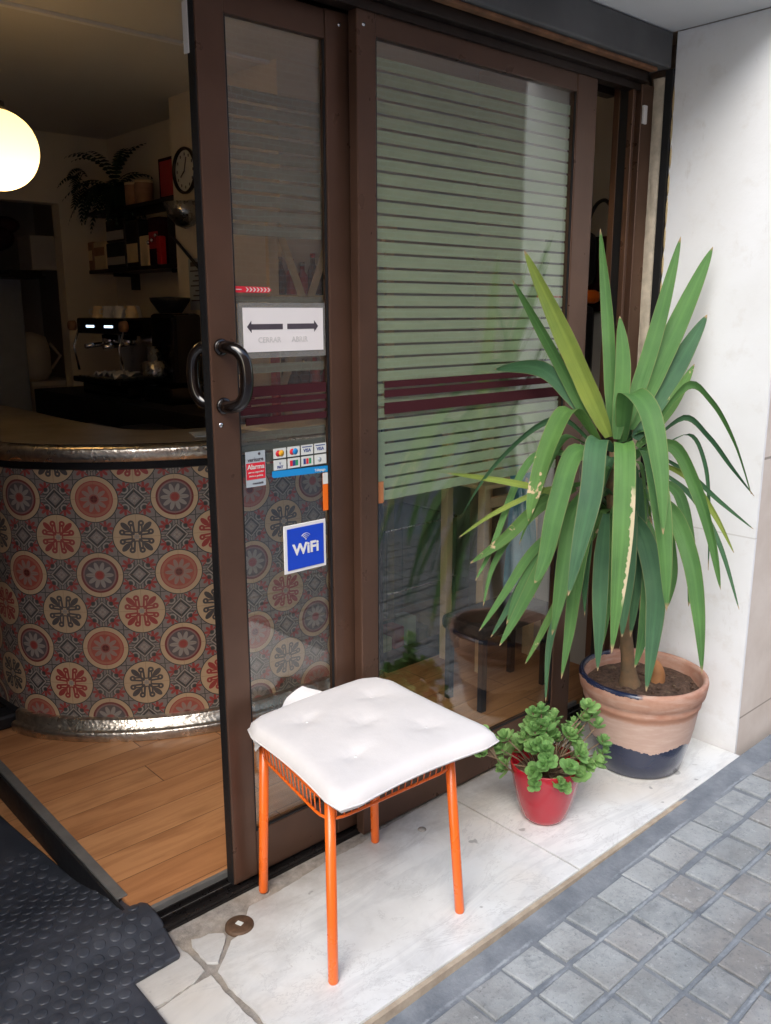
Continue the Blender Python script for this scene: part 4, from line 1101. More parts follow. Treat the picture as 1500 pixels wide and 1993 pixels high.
b = MB(); b.ball((1.80, 5.35, 1.87), .13, 3, (1, .8, .62)); b.ball((1.88, 5.33, 1.94), .08, 3, (1, .9, .6)); simple(b, 'red_bag', 'maroon_film', 'slumped dark red bag on the kitchen shelf', 'bag')
b = MB(); b.lathe([(0, 1.031), (.10, 1.031), (.13, 1.08), (.13, 1.22), (.11, 1.30), (.03, 1.33), (0, 1.33)], (2.08, 5.7, 0), 28); b.tube([(2.20, 5.65, 1.10), (2.25, 5.62, 1.18), (2.20, 5.65, 1.26)], .01, 8); simple(b, 'kitchen_pot', 'cream_wall', 'large pale rounded pot on the kitchen cabinet', 'pot')
b = MB(); b.box(.86, .98, 2.98, 3.35, .0205, .075, bev=.012);  # black box and lid stand in for the shadow on the floor here
bx_ = b.build('floor_shadow_box', M['black']); tag(bx_, 'low black box standing in for the dark shadow on the floor at the left end of the bar', 'box')
q = MB(); q.box(.90, .95, 3.05, 3.28, .0755, .079, bev=.001); q = q.build('lid', M['black_gloss']); q.parent = bx_

# cross-braced wooden shelf unit with bottles, seen through the narrow leaf
wx, wy = 2.022, 2.92
su = thing('shelf_unit', 'open pine shelf unit with cross braces behind the bar', 'shelf unit', (2.3, 2.95, 0))
zb, zt = .60, 1.80
for x in (wx, wx+.62):
    for y in (wy, wy+.045): pass
    b = MB(); b.box(x, x+.046, wy, wy+.022, zb-.58, zt, bev=.002); b.build('post', M['wood_cream'], su)
b = MB(); b.box(wx-.02, wx+.68, wy-.004, wy+.05, zt, zt+.022, bev=.002); b.build('top', M['wood_cream'], su)
for za, zc in ((1.135, 1.775), (.52, 1.105)):
    for s_ in (0, 1):
        b = MB(); xa, xb = wx+.050, wx+.325
        P0, P1 = ((xa, za), (xb, zc)) if s_ else ((xa, zc), (xb, za))
        d_ = Vector((P1[0]-P0[0], 0, P1[1]-P0[1])).normalized(); nn = Vector((-d_.z, 0, d_.x))*.0165
        y0 = wy+.004+s_*.0063
        b.prism([(P0[0]+nn.x, P0[1]+nn.z), (P0[0]-nn.x, P0[1]-nn.z), (P1[0]-nn.x, P1[1]-nn.z), (P1[0]+nn.x, P1[1]+nn.z)], y0, y0+.006, axis='y'); b.build('brace', M['wood_cream'], su)
        b = MB(); P0, P1 = (P0[0]+.30, P0[1]), (P1[0]+.30, P1[1])
        b.prism([(P0[0]+nn.x, P0[1]+nn.z), (P0[0]-nn.x, P0[1]-nn.z), (P1[0]-nn.x, P1[1]-nn.z), (P1[0]+nn.x, P1[1]+nn.z)], y0, y0+.006, axis='y'); b.build('brace', M['wood_cream'], su)
for z in (1.115, 1.50): b = MB(); b.box(wx+.0405, wx+.6195, wy+.024, wy+.0635, z, z+.018); b.build('board', M['wood_cream'], su)
rc = random.Random(9)
bt = [('black_gloss', 'dark'), ('dark_window', 'navy'), ('red', 'red'), ('dark_green', 'green'), ('red', 'scarlet'), ('black', 'black')]
gx = 2.50
for row, z in enumerate((1.519, 1.134)):
    for k in range(6):
        x = wx+.085+k*.055; y = 2.965; m, cn = bt[(k*2+row+(k//3)) % 6]; hh = rc.uniform(.11, .16) if row == 0 else rc.uniform(.08, .14)
        # the upper goods sit higher on the wall side
        o = thing('bottle', '%s bottle number %d from the left on the %s board of the cross-braced unit' % (cn, k+1, ('upper', 'lower')[row]), 'bottle', (x, y, z), 'bottles in the cross-braced unit')
        o['label'] = '%s bottle, %s from the left on the %s board of the cross-braced unit' % (cn, ('first', 'second', 'third', 'fourth', 'fifth', 'sixth')[k], ('upper', 'lower')[row])
        b = MB(); b.lathe([(0, z), (.021, z), (.0225, z+.006), (.0225, z+hh*.62), (.010, z+hh*.8), (.009, z+hh)], (x, y, 0), 18); b.build('bottle_body', M[m], o)
        b = MB(); b.lathe([(.0105, z+hh-.004), (.0105, z+hh+.012), (0, z+hh+.013)], (x, y, 0), 14); b.build('cap', M['red' if k % 2 else 'steel'], o)
b = MB(); b.box(2.0, 2.02, 2.86, 2.90, 1.037, 1.42, bev=.003); simple(b, 'red_strip', 'red', 'narrow red upright panel beside the cross-braced unit', 'panel')
# sheets and boards lying on the bar top near the shelf unit
b = MB(); b.box(1.72, 2.05, 2.52, 2.72, 1.0365, 1.050, rot=R(8), bev=.003); simple(b, 'chopping_board', 'wood_cream', 'pale wooden board lying on the bar top behind the narrow leaf', 'board')
b = MB(); b.box(1.50, 1.66, 2.58, 2.70, 1.0365, 1.040, rot=R(-20)); simple(b, 'menu_sheet', 'sticker_grey', 'grey menu sheet lying on the bar top', 'menu')

# glass display case and things behind the wide leaf
gc = thing('display_case', 'low glass display case behind the wide glass leaf', 'display case', (2.4, 2.5, 0))
b = MB()
for q in ((2.22, 2.62, 2.455, 2.461, .07, .605), (2.22, 2.62, 2.79, 2.796, .07, .605), (2.22, 2.226, 2.462, 2.789, .07, .605), (2.614, 2.62, 2.462, 2.789, .07, .605), (2.215, 2.625, 2.45, 2.80, .606, .612)): b.box(*q)
b.build('glass', M['case_glass'], gc)
b = MB()
for x in (2.213, 2.627): b.tube([(x, 2.447, .609), (x, 2.803, .609)], .0035, 8)
b.tube([(2.213, 2.447, .612), (2.627, 2.447, .612)], .0045, 8); b.tube([(2.22, 2.452, .35), (2.62, 2.452, .35)], .003, 8)
b.build('edges', M['steel'], gc)
b = MB(); b.box(2.21, 2.63, 2.44, 2.81, .0205, .069, bev=.004); b.build('base', M['bronze_dark'], gc)
for k in range(5):
    b = MB(); x = 2.28+k*.07; b.box(x-.028, x+.028, 2.52, 2.60, .0695, .13+.03*(k % 3), bev=.006)
    simple(b, 'box', ('wood_cream', 'red', 'grey_wall', 'dark_green', 'brick_brown')[k], '%s box standing inside the glass case' % ('cream', 'red', 'grey', 'green', 'brown')[k], 'box', 'boxes in the glass case')
b = MB(); b.box(2.205, 2.235, 2.40, 2.43, .022, 1.02, bev=.003)
wp = thing('high_chair', 'pine high chair with a light blue cloth behind the wide leaf', 'chair', (2.6, 2.2, 0))
wp['label'] = 'pine framed chair standing behind the wide glass leaf'
for (x, y) in ((2.50, 2.20), (2.80, 2.20), (2.50, 2.45), (2.80, 2.45)):
    if y == 2.45 and x == 2.50: y = 2.40
    b = MB(); b.box(x-.018, x+.018, y-.018, y+.018, .0205, .78 if y < 2.3 else 1.0, bev=.003); b.build('leg', M['wood_cream'], wp)
b = MB(); b.box(2.519, 2.781, 2.19, 2.21, .70, .74, bev=.002); b.box(2.519, 2.781, 2.19, 2.21, .25, .28, bev=.002); b.build('rail', M['wood_cream'], wp)
b = MB(); b.box(2.47, 2.83, 2.17, 2.48, .781, .80, bev=.004); b.build('seat', M['wood_cream'], wp)
# draped cloth
b = MB(); G = {}
for i in range(15):
    for j in range(12):
        x = 2.60+i*.013; z = .86-j*.045; G[i, j] = b.v(x+.004*math.sin(j), 2.165-.012*math.sin(i*1.3)-.01*math.sin(j*.5+i*.3), z)
for i in range(14):
    for j in range(11): b.face([G[i, j], G[i+1, j], G[i+1, j+1], G[i, j+1]], smooth=True)
simple(b, 'hanging_cloth', 'skyblue_cloth', 'light blue cloth hanging behind the wide glass leaf', 'cloth')
bs = thing('bar_stool', 'dark low stool behind the wide glass leaf', 'stool', (2.35, 2.05, 0))
b = MB(); b.box(2.20, 2.62, 1.93, 2.14, .30, .36, bev=.02); b.build('seat', M['black'], bs)
for x in (2.22, 2.58):
    for y in (1.945, 2.11): b = MB(); b.box(x, x+.028, y, y+.022, .0205, .2995, bev=.002); b.build('leg', M['black'], bs)
# things in the slot right of the wide leaf
b = MB(); b.box(2.66, 2.80, 1.93, 2.10, 1.20, 1.475, bev=.03); b.box(2.655, 2.805, 1.925, 2.105, 1.53, 1.74, bev=.05)
hb = thing('hanging_bag', 'black bag with an orange band hanging in the gap right of the glass leaf', 'bag', (2.73, 2.0, 1.4))
b.build('body', M['black'], hb)
b = MB(); b.box(2.650, 2.81, 1.92, 2.11, 1.478, 1.527, bev=.02); b.build('band', M['orange'], hb)
b = MB(); b.tube(smooth_path([(2.69, 1.93, 1.70), (2.70, 1.90, 1.80), (2.76, 1.90, 1.835), (2.84, 1.92, 1.82)], 8), .007, 8); b.build('strap', M['black'], hb)
b = MB(); b.box(2.84, 2.858, 1.93, 2.02, 1.45, 1.72, bev=.004); simple(b, 'wall_panel', 'maroon_film', 'dark red panel on the reveal behind the hanging bag', 'panel')

# ================================================================= stool outside
st = thing('stool', 'orange wire and tube stool standing on the marble doorstep', 'stool', (1.225, 1.47, 0))
legs = {'f': ((1.016, 1.304), (1.026, 1.318)), 'r': ((1.394, 1.276), (1.372, 1.300)), 'b': ((1.433, 1.637), (1.412, 1.622)), 'l': ((1.078, 1.668), (1.082, 1.645))}
for k, (a, c) in legs.items():
    b = MB(); b.tube([(a[0], a[1], .0005), (a[0], a[1], .004), (c[0], c[1], .447)], .0118, 18, rs=[.0105, .0118, .0118]); b.build('leg', M['orange'], st)
cen = Vector((1.223, 1.471, 0))
cor = [Vector((*legs[k][1], 0)) for k in 'frbl']
def ring(z, out, rad=.055):
    P = []
    C = [cen+(c-cen)*(1+out) for c in cor]
    for i in range(4):
        p0, p1, p2 = C[i-1], C[i], C[(i+1) % 4]
        a = (p0-p1).normalized(); c = (p2-p1).normalized()
        for t in range(7):
            u = t/6; A = p1+a*rad; B = p1+c*rad
            q = A*(1-u)**2+p1*2*u*(1-u)+B*u**2
            P.append(Vector((q.x, q.y, z)))
    return P
lo_r = ring(.395, .075); hi_r = ring(.446, .11)
b = MB(); b.tube(lo_r, .0035, 8, closed=True); b.tube(hi_r, .0035, 8, closed=True); b.build('wire_ring', M['orange'], st)
def along(P, n):
    P2 = P+[P[0]]; L = [0]
    for a, c in zip(P2, P2[1:]): L.append(L[-1]+(c-a).length)
    out = []; j = 0
    for k in range(n):
        s_ = k/n*L[-1]
        while L[j+1] < s_: j += 1
        out.append(P2[j].lerp(P2[j+1], (s_-L[j])/(L[j+1]-L[j])))
    return out
A = along(lo_r, 72); B = along(hi_r, 72)
b = MB()
for k in range(72): b.tube([A[k]+Vector((0, 0, -.002)), A[k].lerp(B[k], .5)+(A[k]-cen).normalized()*.002, B[k]], .0017, 6)
for k in range(1, 12):
    t = k/12; p = cor[0].lerp(cor[1], t); q = cor[3].lerp(cor[2], t)
    b.tube([Vector((p.x, p.y, .447)), Vector((q.x, q.y, .447))], .0017, 6)
b.build('wire_basket', M['orange'], st)

# cushion: puffy square with pulled-out corners, dimpled by tufts
cs = thing('seat_cushion', 'thin white button-tufted cushion lying on the orange stool', 'cushion', (1.23, 1.46, .452))
cc = [Vector((.974, 1.222)), Vector((1.466, 1.198)), Vector((1.484, 1.680)), Vector((1.030, 1.674))]
N = 44; tufts = [(.5, .5), (.27, .27), (.73, .27), (.27, .73), (.73, .73)]
b = MB(); top = {}; bot = {}
def cpos(u, v):
    # concave front edges between pointed corners, bulging rear
    bu = math.sin(math.pi*u); bv = math.sin(math.pi*v)
    p = (cc[0]*(1-u)+cc[1]*u)*(1-v)+(cc[3]*(1-u)+cc[2]*u)*v
    inx = Vector((0, 1))*(.020*bu*(1-v)**1.5-(-.004)*bu*v**2)
    iny = Vector((1, 0))*(.014*bv*(1-u)**1.5)+Vector((1, 0))*(-.012*bv*u**2)
    p = p+inx+iny
    # round corners
    r_ = 0
    for (a, c) in ((0, 0), (1, 0), (1, 1), (0, 1)):
        d = math.hypot(u-a, v-c)
        lim = .17 if (a, c) == (1, 1) else .13
        if d < lim: p = p+(Vector((.5-a, .5-c)))*((lim-d)*(.30 if (a, c) == (1, 1) else .24))
    return p
for i in range(N+1):
    for j in range(N+1):
        u, v = i/N, j/N; p = cpos(u, v)
        e = min(u, 1-u, v, 1-v)
        k = 1-(1-min(1, e/.07))**2.2
        puff = math.sin(math.pi*u)**.5*math.sin(math.pi*v)**.5 if 0 < u < 1 and 0 < v < 1 else 0
        dim = sum(.0060*math.exp(-((u-a)**2*.6+(v-c)**2*1.5)/.0032)+.0045*math.exp(-((u-a)**2+(v-c)**2)/.016) for a, c in tufts)
        wr = sum(.0016*math.cos(5*math.atan2(v-c, u-a)+a*9)*math.exp(-((u-a)**2+(v-c)**2)/.009)*min(1, math.hypot(u-a, v-c)/.04) for a, c in tufts)/max(puff, .2)+.0012*math.sin(9*u+5*math.sin(4*v))*math.sin(7*v+3*u)
        z = .468+.021*math.sqrt(max(k, 0))+.016*puff-dim+wr*puff
        top[i, j] = b.v(p.x, p.y, z); 
        zb_ = .466-.0145*math.sqrt(max(k, 0))-.007*math.exp(-(u*u+v*v)/.05)*min(1, e/.06)
        bot[i, j] = b.v(p.x, p.y, zb_) if e > 0 else None
for i in range(N+1):
    for j in range(N+1):
        if bot[i, j] is None: bot[i, j] = b.v(top[i, j].co.x, top[i, j].co.y, .464)
for i in range(N):
    for j in range(N):
        b.face([top[i, j], top[i+1, j], top[i+1, j+1], top[i, j+1]], smooth=True)
        b.face([bot[i, j], bot[i, j+1], bot[i+1, j+1], bot[i+1, j]], smooth=True)
per = [(i, 0) for i in range(N)]+[(N, j) for j in range(N)]+[(i, N) for i in range(N, 0, -1)]+[(0, j) for j in range(N, 0, -1)]
for a, c in zip(per, per[1:]+per[:1]): b.face([bot[a], bot[c], top[c], top[a]], smooth=True)
b.build('cushion_body', M['fabric'], cs)
b = MB(); b.tube([cpos(*p).to_3d()+Vector((0, 0, .4665)) for p in [(i/N, 0) for i in range(N)]+[(1, j/N) for j in range(N)]+[(i/N, 1) for i in range(N, 0, -1)]+[(0, j/N) for j in range(N, 0, -1)]], .0019, 6, closed=True); b.build('piping', M['fabric'], cs)
for a, c in tufts:
    p = cpos(a, c); b = MB(); b.lathe([(0, .4925), (.003, .4922), (.004, .491), (.004, .487)], (p.x, p.y, 0), 14); b.build('button', M['fabric'], cs)
def flap(P, n=8, name='tie'):
    b = MB(); G = {}
    for i in range(n+1):
        for j in range(n+1):
            u, v = i/n, j/n; p = (Vector(P[0])*(1-u)+Vector(P[1])*u)*(1-v)+(Vector(P[3])*(1-u)+Vector(P[2])*u)*v
            G[i, j] = b.v(p+Vector((.003*math.sin(5*v+u), .003*math.sin(6*u), .002*math.sin(7*u+3*v))))
    for i in range(n):
        for j in range(n): b.face([G[i, j], G[i+1, j], G[i+1, j+1], G[i, j+1]], smooth=True)
    return b.build(name, M['fabric'], cs, normals=False)
flap([(1.12, 1.650, .474), (1.29, 1.655, .483), (1.235, 1.692, .514), (1.19, 1.694, .494)])
flap([(1.044, 1.590, .464), (1.062, 1.655, .464), (1.066, 1.668, .425), (1.050, 1.630, .418)])

# ================================================================= red pot with a fleshy plant
rpx, rpy = 1.888, 1.400
rp_ = thing('planter', 'small glossy red pot holding a fleshy green plant on the doorstep', 'flower pot', (rpx, rpy, 0))
b = MB(); b.lathe([(0, .0008), (.053, .0008), (.060, .004), (.068, .018), (.080, .055), (.092, .105), (.1005, .150), (.1035, .176), (.1025, .179), (.0995, .176), (.092, .13), (.088, .128), (0, .128)], (rpx, rpy, 0), 56); b.build('pot', M['red_glaze'], rp_)
b = MB(); b.lathe([(.0895, .140), (.05, .146), (0, .148)], (rpx, rpy, 0), 30); b.build('soil', M['soil'], rp_, normals=False)
sp = thing('succulent', 'bushy succulent with small rounded green leaves growing in the red pot', 'plant', (rpx, rpy, .145))
rs_ = random.Random(21)
def sleaf(b, p, d, L, w, up):
    d = d.normalized(); s_ = d.cross(up)
    if s_.length < .01: s_ = d.cross(Vector((1, 0, 0)))
    s_.normalize(); nn = s_.cross(d).normalized()
    prof = [(0, .12), (.25, .55), (.5, .92), (.75, 1.0), (.92, .68), (1, .12)]
    rows = []
    for t, ww in prof:
        c = p+d*(L*t)+nn*(L*.22*t*t)
        rows.append((b.v(c-s_*w*ww+nn*w*.22*ww), b.v(c+nn*(-w*.10)), b.v(c+s_*w*ww+nn*w*.22*ww), t))
    for A, B in zip(rows, rows[1:]):
        for k in range(2): b.face([A[k], A[k+1], B[k+1], B[k]], [(k*.5, A[3]), (k*.5+.5, A[3]), (k*.5+.5, B[3]), (k*.5, B[3])], smooth=True)
def rosette(b, c, ax_, n=9, size=.030):
    ax_ = ax_.normalized(); a = ax_.cross(Vector((0, 1, .1))).normalized(); c2 = ax_.cross(a)
    for lay, (tilt, k, sc, off) in enumerate(((1.25, 5, 1.0, -.010), (.85, 4, .85, 0), (.4, 3, .6, .006))):
        for i in range(k):
            th = 2*math.pi*(i/k)+lay*.7+rs_.uniform(-.25, .25)
            rad = a*math.cos(th)+c2*math.sin(th)
            tl = tilt+rs_.uniform(-.15, .15)
            d = rad*math.sin(tl)+ax_*math.cos(tl)
            L = size*sc*rs_.uniform(.85, 1.15)
            sleaf(b, c+ax_*off, d, L, L*.40, ax_)
b = MB(); sb = MB()
cl = []
base = Vector((rpx, rpy, .14))
for k in range(50):
    th = rs_.uniform(0, 6.283); ph = rs_.uniform(.05, 1.5)
    r_ = rs_.uniform(.10, .155)
    d = Vector((math.sin(ph)*math.cos(th), math.sin(ph)*math.sin(th), math.cos(ph)*1.08))
    p = base+d*r_
    if p.y > 1.64: p.y = 1.64
    cl.append((p, d))
rgt = Vector((.743, -.67, 0))
for a_, z_, f_ in ((-.045, .33, 0), (-.03, .30, .01), (-.06, .28, .02), (-.02, .335, .02), (.115, .345, .0), (.13, .32, .02), (.10, .315, -.02), (.145, .29, 0), (.16, .24, -.01), (.165, .20, .01), (-.12, .25, 0), (-.13, .21, .02), (-.125, .17, 0), (.15, .17, -.03), (.02, .165, -.11), (-.05, .16, -.10), (.08, .175, -.09)):
    p = Vector((rpx, rpy, 0))+rgt*a_+Vector((.1, .2, 0))*f_+Vector((f_ and 0, 0, z_))
    if f_ < -.05: p = Vector((rpx, rpy, z_))+rgt*a_+Vector((-.67, -.743, 0))*(-f_)
    cl.append((p, p-base+Vector((0, 0, .06))))
for p, d in cl:
    rosette(b, p, d+Vector((rs_.uniform(-.2, .2), rs_.uniform(-.2, .2), .35)), size=rs_.uniform(.025, .036))
    q0 = base+Vector((rs_.uniform(-.03, .03), rs_.uniform(-.03, .03), -.01))
    sb.tube([q0, q0.lerp(p, .5)+Vector((0, 0, .01)), p], .0022, 5)
b.build('foliage', M['succulent'], sp, normals=False); sb.build('stems', M['succ_stem'], sp)
# sprig behind the cushion corner
b = MB(); sb = MB()
for k in range(9):
    p = Vector((1.735+rs_.uniform(-.035, .035), 1.50+rs_.uniform(-.02, .03), .245+rs_.uniform(-.03, .03)))
    rosette(b, p, Vector((rs_.uniform(-.3, .3), -.3, 1)), size=.028)
    sb.tube([Vector((1.80, 1.44, .15)), Vector((1.76, 1.48, .20)), p], .0022, 5)
o = b.build('side_shoots', M['succulent'], sp, normals=False); sb.build('side_stems', M['succ_stem'], sp)

# ================================================================= big terracotta pot and yucca
bx, by = 2.382, 1.398
bp_ = thing('planter', 'large terracotta pot with navy glazed base holding the yucca', 'flower pot', (bx, by, 0))
b = MB(); b.lathe([(0, .001), (.128, .001), (.136, .006), (.148, .05), (.160, .10), (.170, .15), (.178, .205), (.180, .222), (.186, .228), (.187, .238), (.186, .246), (.190, .254), (.197, .262), (.201, .285), (.203, .302), (.201, .311), (.194, .315), (.187, .311), (.183, .300), (.176, .262), (.172, .250), (.160, .18), (0, .18)], (0, 0, 0), 72)
o = b.build('pot', M['terracotta']); o.location = (bx, by, 0); o.parent = bp_; o.matrix_parent_inverse = Matrix.Translation(-bp_.location)
b = MB(); rings = []
rn = random.Random(8)
for k in range(11):
    r_ = .177*k/10; rings.append([b.v(bx+r_*math.cos(a*math.pi/20), by+r_*math.sin(a*math.pi/20), .268+rn.uniform(-.006, .006)+.010*(1-k/10)) for a in range(40)] if k else [b.v(bx, by, .28)]*40)
for A, B in zip(rings, rings[1:]):
    for k in range(40):
        f = []
        for q in (A[k], A[(k+1) % 40], B[(k+1) % 40], B[k]):
            if q not in f: f.append(q)
        b.face(f, smooth=True)
for k in range(90):
    a = rn.uniform(0, 6.28); r_ = rn.uniform(.02, .165); b.ball((bx+r_*math.cos(a), by+r_*math.sin(a), .272+rn.uniform(0, .006)), rn.uniform(.003, .008), 1, (1, 1, .6))
b.build('soil', M['soil'], bp_)
yc = thing('yucca', 'tall yucca with long drooping sword-shaped leaves in the terracotta pot', 'plant', (bx-.03, by, .27))
b = MB()
b.tube([(p.x, p.y, p.z) for p in smooth_path([(2.345, 1.42, .262), (2.325, 1.425, .38), (2.285, 1.43, .60), (2.245, 1.445, .85), (2.235, 1.455, 1.06)], 6)], .03, 14, rs=[q*.72 for q in (.056, .050, .043, .037, .034, .031, .029, .030, .027, .029, .028, .030, .027, .030, .029, .033, .033, .036, .035, .037, .036, .034, .030, .024, .016)])
b.build('trunk', M['trunk'], yc)
b = MB(); b.tube([(p.x, p.y, p.z) for p in smooth_path([(2.425, 1.375, .262), (2.428, 1.372, .30), (2.425, 1.378, .345)], 5)], .02, 12, rs=[.026, .027, .027, .026, .025, .023, .021, .018, .014, .010, .003]); b.build('offshoot', pm('bare_orange_shoot', (.42, .19, .07), .7, 0, .4, 20, .6, 70), yc)
rl = random.Random(17)
b = MB(); b.s = None
def leaf(P, W, side, mi):
    b.mi = mi
    Q = smooth_path(P, max(3, 26//(len(P)-1))); n = len(Q)-1
    side = Vector(side).normalized(); rows = []
    ph = rl.uniform(0, 6)
    for i, p in enumerate(Q):
        t = i/n
        tan = (Q[min(i+1, n)]-Q[max(i-1, 0)]).normalized()
        s_ = (side-tan*side.dot(tan)).normalized(); side = side*.9+s_*.1
        nn = s_.cross(tan).normalized()
        w = W*.5*(.50+.50*min(1, t/.28))*(1-max(0, (t-.45)/.55)**1.9)+.0006
        if t < .1: w *= .8+2*t
        fold = .22*(1-t*.4)
        wob = .04*W*math.sin(t*17+ph)
        c = p
        rows.append([b.v(c-s_*w+nn*(w*fold+wob*.6)), b.v(c-s_*w*.5+nn*w*fold*.35), b.v(c-nn*w*fold*.3), b.v(c+s_*w*.5+nn*w*fold*.35), b.v(c+s_*w+nn*(w*fold-wob*.6)), t])
    for A, B in zip(rows, rows[1:]):
        for k in range(4): b.face([A[k], A[k+1], B[k+1], B[k]], [(k*.25, A[5]), (k*.25+.25, A[5]), (k*.25+.25, B[5]), (k*.25, B[5])], smooth=True)
